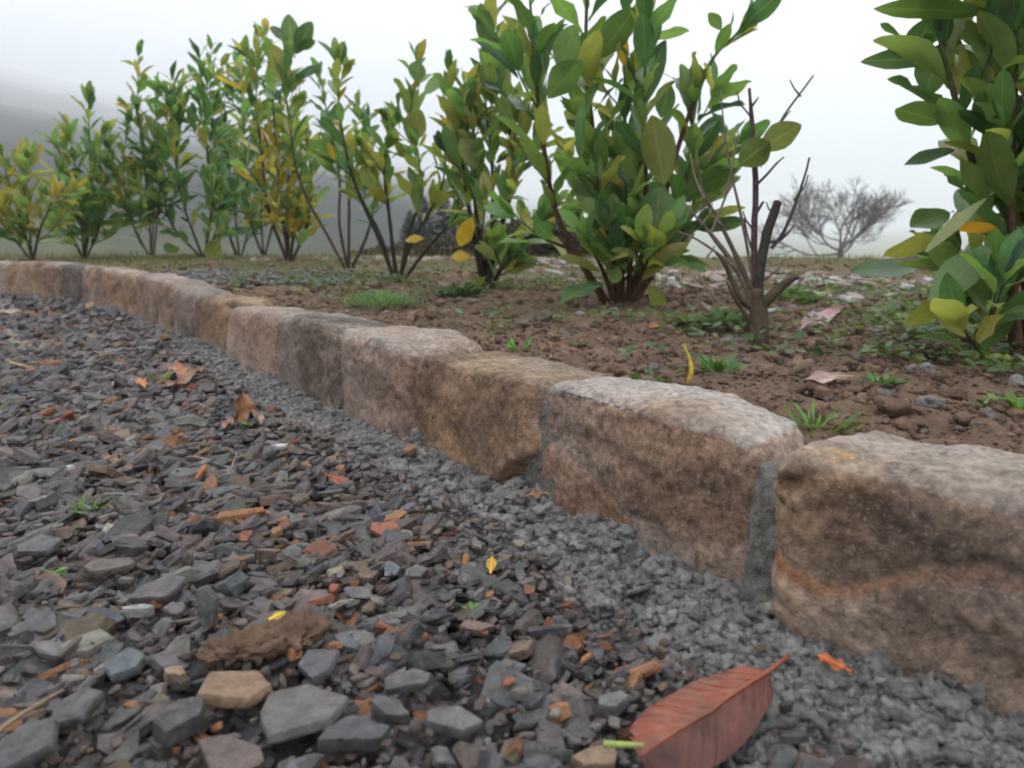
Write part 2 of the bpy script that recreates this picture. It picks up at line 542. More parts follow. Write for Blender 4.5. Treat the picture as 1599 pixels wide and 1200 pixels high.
    if i == 0:
        yb = np.interp(u, [0, .2, .33, .5, .7, 1], [.55, .51, .54, .66, .74, .75]) + 0.03 * fbm(s, 25, 3, 7)
        band = np.exp(-((v - yb) / 0.022) ** 2) * front
        band = band * np.clip(0.62 + 0.9 * n1, 0.25, 0.75)
        col = col * (1 - band[:, None]) + rust * band[:, None]
        dk = np.exp(-((v - (yb + 0.13)) / 0.10) ** 2) * front * np.clip(0.6 + 0.8 * n2, 0, 1)
        col = col * (1 - 0.45 * dk[:, None]) + np.array([0.10, 0.075, 0.06]) * 0.45 * dk[:, None]
        disp = disp - 0.0022 * np.exp(-((v - yb - 0.03) / 0.022) ** 2) * front + 0.0025 * front * smooth01((yb - v) / 0.06)
        # split and hollow high on its left side
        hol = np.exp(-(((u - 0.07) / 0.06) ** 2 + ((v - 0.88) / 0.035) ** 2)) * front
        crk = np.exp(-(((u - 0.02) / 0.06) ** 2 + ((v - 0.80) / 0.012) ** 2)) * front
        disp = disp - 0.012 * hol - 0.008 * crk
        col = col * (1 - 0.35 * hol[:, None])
        och = np.exp(-(((u - 0.24) / 0.03) ** 2 + ((lp[:, 1] + 0.75) / 0.12) ** 2)) * (lp[:, 2] > 0.9)
        col = col * (1 - 0.7 * och[:, None]) + np.array([0.42, 0.26, 0.09]) * 0.7 * och[:, None]
    if i == 1:
        ln = 0.66 - 0.62 * np.abs(u - 0.10) + 0.015 * fbm(s, 30, 3, 8)
        led = front * smooth01((ln - v) / 0.02) * smooth01((0.50 - u) / 0.03)
        disp = disp + 0.0045 * led
        col = col * (1 - 0.5 * led[:, None]) + np.array([0.27, 0.150, 0.090]) * 0.5 * led[:, None]
        dk = np.exp(-((v - (0.80 - 0.12 * u)) / 0.07) ** 2) * front
        col = col * (1 - 0.5 * dk[:, None]) + np.array([0.085, 0.066, 0.058]) * 0.5 * dk[:, None]
    if i == 2:
        dk = front * np.exp(-((u - 0.42 - 0.5 * (0.5 - v)) / 0.08) ** 2) * smooth01((0.7 - v) / 0.3)
        disp = disp - 0.010 * dk
        och = front * np.exp(-((u - 0.30) / 0.25) ** 2) * smooth01((0.35 - v) / 0.2) * 0.5
        col = col * (1 - och[:, None]) + np.array([0.30, 0.19, 0.07]) * och[:, None]
    V = V + fn * disp[:, None]
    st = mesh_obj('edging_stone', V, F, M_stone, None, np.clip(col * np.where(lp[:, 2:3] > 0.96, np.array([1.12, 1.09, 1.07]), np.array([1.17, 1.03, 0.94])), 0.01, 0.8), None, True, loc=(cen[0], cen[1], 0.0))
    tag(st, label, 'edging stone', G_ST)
    stone_tops.append((a, b, nrm, min(Ta[2], Tb[2]), st, al, th))

# mortar between neighbouring stones, a part of the nearer stone
for i in range(len(STONES) - 1):
    a, b, nrm, h, st, al, th = stone_tops[i]
    a2, b2, nrm2, h2, st2, al2, th2 = stone_tops[i + 1]
    mid = 0.5 * (a + b2)
    if i == 1: mid = mid - al * 0.026
    dirv = (a - b2); gap = np.hypot(dirv[0], dirv[1])
    dv = al + al2; dv /= np.linalg.norm(dv)
    n_ = nrm + nrm2; n_ /= np.linalg.norm(n_)
    half = max(gap / 2 + 0.012, 0.020) + (0.030 if i == 1 else 0)
    rec = (0.000, 0.004, 0.022, 0.026, 0.028)[i] if i < 5 else 0.028
    H = min(h, h2) - (0.012 if i < 3 else 0.018)
    c = {}
    for sx in (-1, 1):
        for sy in (-1, 1):
            for sz in (-1, 1):
                q = mid + dv * sx * half + n_ * (rec + 0.010 * (sz + 1) / 2 if sy < 0 else th * 0.9)
                q = q + np.array([0, 0, H if sz > 0 else -0.03])
                c[(sx, sy, sz)] = q
    p, F = cube_grid(26, 26, 60)
    V = hexa(superq(p, 14), c)
    V = V + n_ * (0.004 * fbm(V, 30, 3, 200 + i) + 0.002 * fbm(V, 100, 2, 210 + i))[:, None]
    V = V + np.array([0, 0, 1.0]) * (0.008 * fbm(V, 25, 2, 220 + i))[:, None] * (p[:, 2:3] > 0.9)
    V = V + n_ * (0.0022 * fbm(V, 260, 2, 240 + i))[:, None]
    col = np.array([0.235, 0.222, 0.200]) * (1 + 0.4 * fbm(V, 40, 3, 230 + i) + 0.2 * fbm(V, 150, 2, 231))[:, None]
    o = mesh_obj('mortar_joint', V - np.array(st.location), F, M_mortar, st, col)

# ------------------------------------------------------------------ gravel of slate chips
NS = 7
def shards(cen, rad, elong, thick, tiltx, tilty, yaw, r_):
    """many slate chips in one go: three rings of NS points, top closed"""
    n = len(cen)
    ang = (np.arange(NS) / NS * 2 * np.pi)[None, :] + r_.uniform(-0.32, 0.32, (n, NS))
    rad_k = r_.uniform(0.62, 1.12, (n, NS))
    x = np.cos(ang) * rad_k; y = np.sin(ang) * rad_k
    x = x * elong[:, None]; y = y / elong[:, None] ** 0.8
    rings = []
    for zf, sf, jit in ((-0.5, 0.88, 0.10), (0.22, 1.0, 0.10), (0.5, 0.86, 0.06)):
        sc_ = sf + r_.uniform(-jit, jit, (n, NS))
        z = zf + r_.uniform(-0.08, 0.08, (n, NS)) + (x * r_.uniform(-0.3, 0.3, (n, 1)) if zf > 0.3 else 0)
        rings.append(np.stack([x * sc_ * rad[:, None], y * sc_ * rad[:, None], z * thick[:, None]], 2))
    V = np.concatenate(rings, 1)                       # n, 3*NS, 3
    cx, sx = np.cos(tiltx)[:, None], np.sin(tiltx)[:, None]
    X, Y_, Z = V[..., 0], V[..., 1], V[..., 2]
    cz, sz = np.cos(yaw)[:, None], np.sin(yaw)[:, None]
    X, Y_ = X * cz - Y_ * sz, X * sz + Y_ * cz
    Y_, Z = Y_ * cx - Z * sx, Y_ * sx + Z * cx
    cy, sy = np.cos(tilty)[:, None], np.sin(tilty)[:, None]
    X, Z = X * cy + Z * sy, -X * sy + Z * cy
    V = np.stack([X, Y_, Z], 2) + cen[:, None, :]
    k = np.arange(NS); k2 = (k + 1) % NS
    q1 = np.stack([k, k2, k2 + NS, k + NS], 1)
    q2 = q1 + NS
    top = (k + 2 * NS)[None, :]
    bot = k[::-1][None, :]
    off = (np.arange(n) * 3 * NS)
    quads = (np.concatenate([q1, q2])[None] + off[:, None, None]).reshape(-1, 4)
    caps = (np.concatenate([top, bot])[None] + off[:, None, None]).reshape(-1, NS)
    return V.reshape(-1, 3), quads, caps
SLATE = np.array([[0.100, 0.097, 0.100], [0.080, 0.076, 0.079], [0.130, 0.124, 0.122], [0.090, 0.094, 0.106], [0.122, 0.103, 0.096],
                  [0.098, 0.078, 0.076], [0.150, 0.145, 0.140], [0.060, 0.058, 0.060], [0.135, 0.098, 0.072], [0.24, 0.120, 0.060], [0.20, 0.080, 0.048], [0.22, 0.20, 0.17]])
SLATE = SLATE * np.array([1.02, 0.995, 0.97])
SLATE_P = np.array([0.19, 0.15, 0.13, 0.10, 0.12, 0.09, 0.055, 0.06, 0.055, 0.022, 0.012, 0.016]); SLATE_P /= SLATE_P.sum()

# single stones that stand out: centre px, width px, height px (seen), thickness m, tilt, colour, label
def px_stone(px, py): return on(px, py, 0.006)
SPECIAL = [
 (362,1072,118,56,0.016,(10,6,8),(0.30,0.175,0.085),'large flat tan stone with a pointed end, below the crumbly brown soil lump'),
 (195,1032,62,56,0.020,(-18,0,30),(0.125,0.150,0.165),'rounded blue grey stone left of the small cream and tan one'),
 (470,1108,150,86,0.014,(10,-4,20),(0.145,0.130,0.125),'widest flat grey brown slab, right of the large tan stone'),
 (497,1035,80,62,0.014,(-14,-10,40),(0.115,0.112,0.125),'smooth violet grey slab lying above the widest flat slab'),
 (360,1180,110,70,0.016,(-18,8,-10),(0.165,0.118,0.105),'pinkish brown slab cut by the bottom photo edge'),
 (245,918,82,54,0.014,(-16,-6,15),(0.128,0.110,0.115),'broad mauve grey slab left of the upright sliver'),
 (172,880,92,34,0.014,(-10,-4,5),(0.150,0.120,0.105),'long brownish flat slab above the broad mauve one'),
 (280,1122,78,70,0.030,(-12,6,50),(0.105,0.102,0.104),'blocky charcoal stone under the large tan stone'),
 (215,950,46,24,0.016,(-6,0,5),(0.33,0.32,0.31),'whitish mottled pebble among dark slate chips'),
 (273,1050,42,36,0.020,(-12,10,0),(0.40,0.24,0.135),'small cream and orange stone just above the large tan one'),
 (431,829,20,24,0.012,(-10,0,0),(0.36,0.155,0.04),'bright orange pebble near the pinkish brown block'),
 (417,862,44,22,0.020,(-10,4,0),(0.21,0.135,0.10),'pinkish brown block below the bright orange pebble'),
 (613,887,36,36,0.010,(-30,0,20),(0.140,0.152,0.185),'pale blue slate flake tilted to the sky beside a red brown stone'),
 (650,890,50,30,0.010,(-20,-6,10),(0.145,0.140,0.138),'square grey flake right of the pale blue one'),
 (575,900,38,34,0.020,(-10,10,30),(0.20,0.110,0.085),'red brown stone left of the pale blue flake'),
 (521,916,18,22,0.010,(-10,0,0),(0.33,0.075,0.03),'small brick red chip left of the red brown stone'),
 (556,1142,120,70,0.022,(-10,4,15),(0.085,0.083,0.090),'large dark slate slab near the bottom edge, right of the widest slab'),
 (716,1122,98,58,0.014,(-12,2,0),(0.150,0.145,0.138),'smooth pale grey slab standing alone left of the fallen red leaf'),
 (742,976,62,32,0.012,(-14,6,0),(0.21,0.125,0.092),'salmon brown flat stone at the edge of the crumbled concrete'),
 (930,1182,76,56,0.018,(-14,0,10),(0.30,0.185,0.105),'tan stone at the bottom edge beside the lime green stalk'),
 (957,1095,52,44,0.018,(-10,0,0),(0.155,0.158,0.160),'blue grey stone at the concrete edge above the lime green stalk'),
 (30,1165,110,80,0.016,(-14,-8,40),(0.100,0.097,0.104),'dark slab in the bottom left corner under the pale twig'),
 (120,1100,80,56,0.014,(-14,-8,30),(0.112,0.106,0.110),'grey violet slab right of the pale twig'),
 (325,975,34,80,0.014,(-62,0,-20),(0.105,0.100,0.098),'dark slate sliver standing on edge behind the brown soil lump'),
 (640,1060,96,40,0.012,(-12,-4,12),(0.128,0.122,0.120),'flat grey slab in the gap between two rusty stones'),
 (610,1105,70,50,0.018,(-14,6,-20),(0.120,0.112,0.110),'angular grey chip right of the large dark slab'),
 (60,850,60,36,0.014,(-14,0,20),(0.120,0.118,0.122),'grey slate chip at the left edge under the grass seedlings'),
 (640,706,26,20,0.014,(0,0,0),(0.30,0.135,0.055),'rusty pebble on the concrete at the foot of the golden block'),
 (1203,957,24,30,0.014,(-30,0,0),(0.36,0.31,0.235),'cream pebble wedged at the foot of the nearest mortar joint'),
 (145,650,0,0,0,0,0,0),
]
SPECIAL = [s for s in SPECIAL if s[2]]
special_xy = []
for (px, py, w, h, th, (tx, ty, yw), colr, label) in SPECIAL:
    p = on(px, py, 0.016)
    dist = np.linalg.norm(p - np.array([0, 0, HC]))
    rw = 0.5 * w * dist / FPX
    special_xy.append((p[0], p[1], rw))

def in_view(P, marg=0.25):
    d = P[:, 1]
    return (np.abs(P[:, 0]) < 0.70 * d + marg + 0.1) & (d > 0.30)
def scatter(n, x0, x1, y0, y1, r_):
    return np.stack([r_.uniform(x0, x1, n), r_.uniform(y0, y1, n), np.zeros(n)], 1)
r_ = np.random.default_rng(3)
N = 95000
ycand = np.concatenate([r_.uniform(0.28, 1.6, 30000), r_.uniform(1.4, 5.4, 75000)])
P = np.stack([r_.uniform(-1, 1, len(ycand)) * (0.75 * ycand + 0.45), ycand, np.zeros(len(ycand))], 1)
d = kerb_d(P)
edge = fbm(P, 7, 3, 77) * 0.05
wide = np.interp(P[:, 1], [0.3, 0.8, 1.4, 2.2, 3.5], [0.135, 0.125, 0.10, 0.06, 0.02])
keepP = (d < -wide + edge) | ((d < -0.01) & (r_.random(len(P)) < 0.025))
# thin by distance: constant number per square metre
dens = np.where(P[:, 1] < 1.5, 1.0, 1.0)
P = P[keepP & (r_.random(len(P)) < dens)]
leafspots = [on(x, y, 0.015) for x, y in ((1180, 1062), (1140, 1090), (1095, 1112), (1050, 1135), (1010, 1160), (1120, 1150), (1070, 1180), (1160, 1120), (1030, 1195))]
def off_leaf(Q, rr=0.026):
    ok = np.ones(len(Q), bool)
    for c_ in leafspots: ok &= np.hypot(Q[:, 0] - c_[0], Q[:, 1] - c_[1]) > rr
    return ok
P = P[off_leaf(P)]
d = kerb_d(P)
n = len(P)
rad = np.clip(r_.lognormal(math.log(0.0120), 0.45, n), 0.004, 0.030)
nearedge = smooth01((d + 0.35) / 0.25)
rad = rad * (1 - 0.38 * nearedge)
rad = rad * np.interp(P[:, 1], [0.4, 2.0, 4.5], [1.0, 1.15, 1.5])
elong = r_.uniform(1.0, 1.5, n)
thick = rad * r_.uniform(0.18, 0.66, n)
layer = r_.random(n)
P[:, 2] = drive_z(P) + 0.004 + layer * 0.022 - rad * 0.25
tx = r_.normal(R(-3), R(20), n); ty = r_.normal(R(-10), R(19), n); yaw = r_.uniform(0, 2 * np.pi, n)
for (sx_, sy_, rw) in special_xy:
    dd = np.hypot(P[:, 0] - sx_, (P[:, 1] - sy_))
    P[:, 2] = np.where(dd < rw * 1.15 + rad * 0.6, np.minimum(P[:, 2], drive_z(P) - 0.004), P[:, 2])
ci = r_.choice(len(SLATE), n, p=SLATE_P)
patch = fbm(P, 4, 3, 15)
ci = np.where((patch > 0.22) & (r_.random(n) < 0.16), r_.choice([8, 8, 9, 10], n), ci)
ci = np.where((d > -0.36) & (d < -0.10) & (P[:, 1] < 1.1) & (r_.random(n) < 0.13), r_.choice([8, 9, 10, 5], n), ci)
colr = SLATE[ci] * r_.uniform(0.75, 1.3, (n, 1)) * r_.uniform(0.94, 1.06, (n, 3))
V, q, caps = shards(P, rad, elong, thick, tx, ty, yaw, r_)
gr = mesh_obj('gravel', V, [q, caps], M_slate, None, np.repeat(colr, 3 * NS, axis=0) * r_.uniform(0.72, 1.28, (n * 3 * NS, 1)), None, smooth=False)
tag(gr, 'dark grey and purple slate chips covering the drive', 'gravel', kind='stuff')
rg = np.random.default_rng(44)
ng = 46000
yg = np.concatenate([rg.uniform(0.30, 1.3, ng // 2), rg.uniform(1.0, 2.6, ng // 2)])
Pg = np.stack([rg.uniform(-1, 1, ng) * (0.75 * yg + 0.3), yg, np.zeros(ng)], 1)
Pg = Pg[(kerb_d(Pg) < -0.09) & off_leaf(Pg, 0.02)]
ng = len(Pg)
rad = rg.uniform(0.0018, 0.0065, ng) * (0.8 + 0.4 * Pg[:, 1])
Pg[:, 2] = drive_z(Pg) + 0.002 + rg.random(ng) ** 1.2 * 0.020
V, q, caps = shards(Pg, rad, rg.uniform(1, 1.6, ng), rad * rg.uniform(0.4, 1.1, ng), rg.normal(0, 0.35, ng), rg.normal(0, 0.35, ng), rg.uniform(0, 6.3, ng), rg)
cg = SLATE[rg.choice(len(SLATE), ng, p=SLATE_P)] * rg.uniform(0.75, 1.25, (ng, 1)) * np.array([1.06, 1.0, 0.95])
tag(mesh_obj('gravel_grit', V, [q, caps], M_slate, None, np.repeat(cg, 3 * NS, axis=0), None, smooth=False), 'fine slate grit between the larger chips', 'grit', kind='stuff')
print('chips', n, ng)

G_SP = 'stones that stand out in the gravel'
def lump(cen, rx, ry, rz, rot, colr, name, label, cat, group, mat, seed, plate=True):
    """one stone: an uneven polygon, chipped along its rim, split in thin layers"""
    rr_ = np.random.default_rng(seed)
    na, nl = 72, 9
    kk = rr_.integers(5, 7)
    th_ = np.sort((np.arange(kk) + rr_.uniform(-0.30, 0.30, kk)) / kk * 2 * np.pi)
    rk = rr_.uniform(0.80, 1.15, kk)
    cor = np.stack([np.cos(th_) * rk, np.sin(th_) * rk], 1)
    ang = np.arange(na) / na * 2 * np.pi
    prof = np.zeros(na)
    for m, t in enumerate(ang):                     # polar outline of the polygon
        d = np.array([math.cos(t), math.sin(t)])
        best = 9
        for p0, p1 in zip(cor, np.roll(cor, -1, axis=0)):
            e_ = p1 - p0
            den = d[0] * e_[1] - d[1] * e_[0]
            if abs(den) > 1e-9:
                s_ = (p0[0] * e_[1] - p0[1] * e_[0]) / den
                u_ = (p0[0] * d[1] - p0[1] * d[0]) / den
                if s_ > 0 and -1e-6 <= u_ <= 1 + 1e-6: best = min(best, s_)
        prof[m] = best if best < 9 else 0.8
    prof = prof / prof.max() * 1.05
    lev = [(-1, 0.0), (-1, 0.5), (-1, 0.95), (-0.5, 1.0), (0.2, 1.0), (0.78, 0.985), (0.97, 0.955), (1.0, 0.82), (1.0, 0.62), (1.02, 0.42), (1.02, 0.2), (1.02, 0.0)]
    tiltx, tilty = rr_.uniform(-0.25, 0.25, 2)
    Vs = []
    for z, f_ in lev:
        x = np.cos(ang) * prof * f_; y = np.sin(ang) * prof * f_
        Vs.append(np.stack([x, y, np.full(na, float(z)) + (tiltx * x + tilty * y) * (z > 0)], 1))
    V = np.concatenate(Vs)
    i_ = np.arange(na); i2 = (i_ + 1) % na
    F = np.concatenate([np.stack([i_, i2, i2 + na, i_ + na], 1) + na * m for m in range(len(lev) - 1)])
    V = V * np.array([rx, ry, rz])
    sd = V + seed * 1.37
    out_ = V / (np.linalg.norm(V, axis=1)[:, None] + 1e-6)
    V = V + out_ * np.array([1, 1, 0.3]) * (0.06 * rx * fbm(sd, 1.3 / rx, 4, seed))[:, None]
    V[:, 2] += rz * 0.30 * fbm(sd, 1.6 / rx, 3, seed + 3) + rz * 0.10 * np.round(2.5 * fbm(sd, 1.0 / rx, 2, seed + 4)) * (V[:, 2] > 0)
    Rm = np.array(Matrix.Rotation(R(rot[1]), 3, 'Y') @ Matrix.Rotation(R(rot[0]), 3, 'X') @ Matrix.Rotation(R(rot[2]), 3, 'Z'))
    V = V @ Rm.T
    col = np.array(colr) * (1 + 0.25 * fbm(V + seed, 60, 3, seed + 1))[:, None] * (1 + 0.15 * fbm(V + seed, 200, 2, seed + 2))[:, None]
    o = mesh_obj(name, V, F, mat, None, np.clip(col, 0.01, 0.8), None, smooth=True)
    o.location = tuple(cen)
    o.data.set_sharp_from_angle(angle=R(32))
    tag(o, label, cat, group)
    return o
for j, ((px, py, w, h, th, rot, colr, label), (sx_, sy_, rw)) in enumerate(zip(SPECIAL, special_xy)):
    p = on(px, py, 0.016)
    dist = np.linalg.norm(p - np.array([0, 0, HC]))
    dep = -p[2] + HC
    rx = 0.5 * w * dist / FPX
    ang = math.asin(dep / dist)
    ry = max(0.30 * rx, 0.5 * (h * dist / FPX - th * 0.6 * math.cos(ang)) / math.sin(ang + R(-rot[0]))) if rot[0] > -50 else 0.5 * h * dist / FPX
    ry = min(ry, rx * 1.5, 0.040) if rot[0] > -50 else ry
    z = 0.014 if rot[0] > -50 else 0.03
    kerbside = kerb_d(p[None])[0]
    g_c = sum(colr) / 3; colr = tuple(0.72 * v + 0.28 * g_c for v in colr)
    lump((p[0], p[1], z + (0.006 if kerbside > -0.12 else 0)), rx * 0.94, ry * 0.92, th * (0.25 if rot[0] > -50 else 0.42), (-rot[0], rot[1], rot[2]) if rot[0] > -50 else (75, 12, 20), colr, 'slate_piece' if 'slate' in label or 'slab' in label else 'loose_stone', label, 'stone', G_SP, M_slate, 300 + j)

# ------------------------------------------------------------------ crumbled concrete along the stones
ico_bm = None
import bmesh
def ico(sub):
    bm = bmesh.new(); bmesh.ops.create_icosphere(bm, subdivisions=sub, radius=1.0)
    V = np.array([v.co[:] for v in bm.verts]); bm.verts.index_update()
    F = np.array([[v.index for v in f.verts] for f in bm.faces]); bm.free()
    return V, F
def blobs(cen, rad, sub, r_, squash=0.8, amp=0.28):
    V0, F0 = ico(sub)
    n = len(cen)
    yaw = r_.uniform(0, 2 * np.pi, n)
    jit = 1 + amp * r_.uniform(-1, 1, (n, len(V0)))
    V = V0[None] * jit[..., None] * rad[:, None, None] * np.stack([r_.uniform(0.8, 1.25, n), r_.uniform(0.8, 1.25, n), np.full(n, squash)], 1)[:, None, :]
    c, s = np.cos(yaw)[:, None], np.sin(yaw)[:, None]
    X = V[..., 0] * c - V[..., 1] * s; Y_ = V[..., 0] * s + V[..., 1] * c
    V = np.stack([X, Y_, V[..., 2]], 2) + cen[:, None, :]
    F = (F0[None] + (np.arange(n) * len(V0))[:, None, None]).reshape(-1, 3)
    return V.reshape(-1, 3), F, len(V0)
def mound_z(P):
    d = kerb_d(P)
    P3 = np.stack([P[:, 0], P[:, 1], np.zeros(len(P))], 1)
    w = np.interp(P[:, 1], [0.3, 0.8, 1.4, 2.2, 3.5], [0.20, 0.18, 0.14, 0.09, 0.05])
    t = np.clip((d + w) / w, 0, 1)
    return -0.012 + 0.017 * smooth01(t) * (1 + 0.35 * fbm(P3, 8, 3, 61)) + 0.004 * fbm(P3, 40, 3, 62) * (t > 0)
acc = Acc()
# body of the haunch: strips along the kerb line
seg = []
for a, b in zip(KL[:-2], KL[1:-1]):
    L = np.hypot(*(b - a)); m = max(4, int(L / 0.0036 / (1 + 1.2 * np.hypot(*a))))
    t = np.linspace(0, 1, m, endpoint=False)
    seg.append(a + t[:, None] * (b - a))
line = np.concatenate(seg)
tang = np.gradient(line, axis=0); tang /= np.linalg.norm(tang, axis=1)[:, None]
# smooth the normals so the strip bends without folding
for _ in range(200):
    tang[1:-1] = (tang[:-2] + tang[1:-1] * 2 + tang[2:]) / 4
tang /= np.linalg.norm(tang, axis=1)[:, None]
outn = np.stack([-tang[:, 1], tang[:, 0]], 1)            # away from the bed
offs = np.linspace(-0.035, 0.20, 70)
gp = line[:, None, :] + outn[:, None, :] * offs[None, :, None]
G = np.concatenate([gp.reshape(-1, 2), np.zeros((gp.shape[0] * gp.shape[1], 1))], 1)
G[:, 2] = mound_z(G)
G[:, 2] += np.where(np.repeat(np.arange(len(line)), len(offs)) >= 0, 0, 0)
G[:, 2] += 0.006 * np.clip(fbm(G, 45, 3, 66), 0, 1) + 0.0025 * fbm(G, 160, 3, 64)
colG = np.array([0.125, 0.125, 0.126]) * (1 + 0.3 * fbm(G, 50, 3, 63))[:, None]  # same concrete, darkened to paint shade into the gaps between crumbs
f = grid_faces(len(line), len(offs))
acc.add(G, f, colG)
for (cnt, r0, r1, sub, y1) in ((46000, 0.0010, 0.0024, 1, 1.0), (36000, 0.0016, 0.0036, 1, 1.6), (3500, 0.0022, 0.0046, 2, 1.25), (2300, 0.0045, 0.0085, 3, 1.1), (15000, 0.0025, 0.005, 1, 3.6)):
    idx = r_.integers(0, len(line), cnt * 2)
    o_ = -0.02 + np.abs(r_.normal(0, 0.5, cnt * 2)) * 0.215
    Pq = np.concatenate([line[idx] + outn[idx] * o_[:, None] + r_.normal(0, 0.004, (cnt * 2, 2)), np.zeros((cnt * 2, 1))], 1)
    w = np.interp(Pq[:, 1], [0.3, 0.8, 1.4, 2.2, 3.5], [0.21, 0.19, 0.15, 0.10, 0.06])
    ylo = 0.9 if y1 > 3 else 0.25
    ok = (o_ < w) & (Pq[:, 1] < y1) & (Pq[:, 1] > ylo) & in_view(Pq, 0.35)
    Pq = Pq[ok][:cnt]
    cl = fbm(Pq, 45, 3, 66)                       # crumbs lie in heaps with bare patches between
    ok = cl > (-0.42 if r1 < 0.0045 else -0.12)
    Pq = Pq[ok]; cl = cl[ok]
    rad = r_.uniform(r0, r1, len(Pq)) * r_.uniform(0.8, 1.25, len(Pq))
    Pq[:, 2] = mound_z(Pq) + rad * r_.uniform(-0.1, 0.7, len(Pq)) + 0.013 * np.clip(cl, 0, 1)
    V, F, kk = blobs(Pq, rad, sub, r_, 0.8, 0.34 if sub == 1 else 0.20 if sub == 2 else 0.03)
    if sub == 3:
        dv = V - np.repeat(Pq, kk, axis=0)
        V = V + dv * (0.75 * fbm(V, 170, 2, 67) + 0.75 * fbm(V, 420, 2, 68))[:, None]
    cc = np.array([0.212, 0.205, 0.198]) * r_.uniform(0.72, 1.3, (len(Pq), 1)) * np.array([1, 1, 1])
    acc.add(V, F, np.repeat(cc, kk, axis=0))
    print('crumbs', len(Pq))
cr = acc.build('concrete_crumbs', M_crumb, smooth=True)
tag(cr, 'crumbled grey concrete bedding along the foot of the edging stones', 'concrete crumbs', kind='stuff')

# ------------------------------------------------------------------ clods and small stones on the bed
acc = Acc()
for (cnt, r0, r1, sub, ylo, yhi, amp) in ((15000, 0.0015, 0.004, 1, 0.45, 2.6, 0.4), (2300, 0.004, 0.011, 3, 0.5, 4.8, 0.05), (150, 0.009, 0.019, 3, 0.7, 4.8, 0.05)):
    y = ylo + (yhi - ylo) * r_.random(cnt * 3) ** 1.3
    Pq = np.stack([r_.uniform(-1, 1, cnt * 3) * (0.72 * y + 0.3), y, np.zeros(cnt * 3)], 1)
    Pq = Pq[kerb_d(Pq) > 0.15][:cnt]
    rad = r_.uniform(r0, r1, len(Pq))
    Pq[:, 2] = bed_z(Pq) + rad * r_.uniform(0.0, 0.5, len(Pq))
    V, F, kk = blobs(Pq, rad, sub, r_, 0.75, amp)
    if sub == 3:
        dv = V - np.repeat(Pq, kk, axis=0)
        V = V + dv * (0.8 * fbm(V, 70, 2, 67) + 0.5 * fbm(V, 220, 2, 68))[:, None]
    pal = np.array([[0.185, 0.120, 0.085], [0.150, 0.098, 0.07], [0.22, 0.155, 0.115], [0.20, 0.165, 0.14], [0.27, 0.175, 0.14], [0.21, 0.20, 0.19]])
    cc = pal[r_.choice(6, len(Pq), p=[.36, .28, .16, .1, .06, .04])] * r_.uniform(0.8, 1.25, (len(Pq), 1))
    acc.add(V, F, np.repeat(cc, kk, axis=0))
tag(acc.build('soil_clods', M_soil), 'brown earth clods and small stones strewn over the planting bed', 'soil', kind='stuff')
# dark slate chips spilled into the bed behind the curve, pale rubble at the far edge
def chip_patch(name, pts, cnt, spread, rads, pal, label, cat):
    Ps = []
    for (px, py, sx_, sy_) in pts:
        c0 = on_bed(px, py)
        Ps.append(np.stack([r_.normal(c0[0], sx_, cnt), r_.normal(c0[1], sy_, cnt), np.zeros(cnt)], 1))
    Pq = np.concatenate(Ps)
    Pq = Pq[kerb_d(Pq) > 0.16]
    rad = r_.uniform(*rads, len(Pq))
    Pq[:, 2] = bed_z(Pq) + r_.uniform(0.0, 0.010, len(Pq))
    V, q, caps = shards(Pq, rad, r_.uniform(1, 1.4, len(Pq)), rad * r_.uniform(0.3, 0.7, len(Pq)), r_.normal(0, 0.2, len(Pq)), r_.normal(0, 0.2, len(Pq)), r_.uniform(0, 6.3, len(Pq)), r_)
    pal = np.array(pal)
    cc = pal[r_.integers(0, len(pal), len(Pq))] * r_.uniform(0.8, 1.25, (len(Pq), 1))
    tag(mesh_obj(name, V, [q, caps], M_slate, None, np.repeat(cc, 3 * NS, axis=0), None, smooth=False), label, cat, kind='stuff')
chip_patch('spilled_gravel', [(400, 432, 0.16, 0.14), (440, 440, 0.16, 0.12), (360, 428, 0.15, 0.12)], 420, 1, (0.008, 0.018), SLATE[:5], 'dark slate gravel spilled into the bed behind the curve', 'gravel')
chip_patch('pale_rubble', [(870, 410, 0.16, 0.12), (960, 414, 0.2, 0.15), (1060, 430, 0.3, 0.25), (1200, 436, 0.35, 0.25), (1350, 440, 0.3, 0.25), (1500, 470, 0.3, 0.25), (600, 408, 0.3, 0.1)], 85, 1, (0.010, 0.036),
           [[0.27, 0.245, 0.23], [0.24, 0.185, 0.15], [0.33, 0.31, 0.30], [0.20, 0.14, 0.11], [0.22, 0.16, 0.13]], 'pale broken stone and grit along the far rim of the bed', 'rubble')

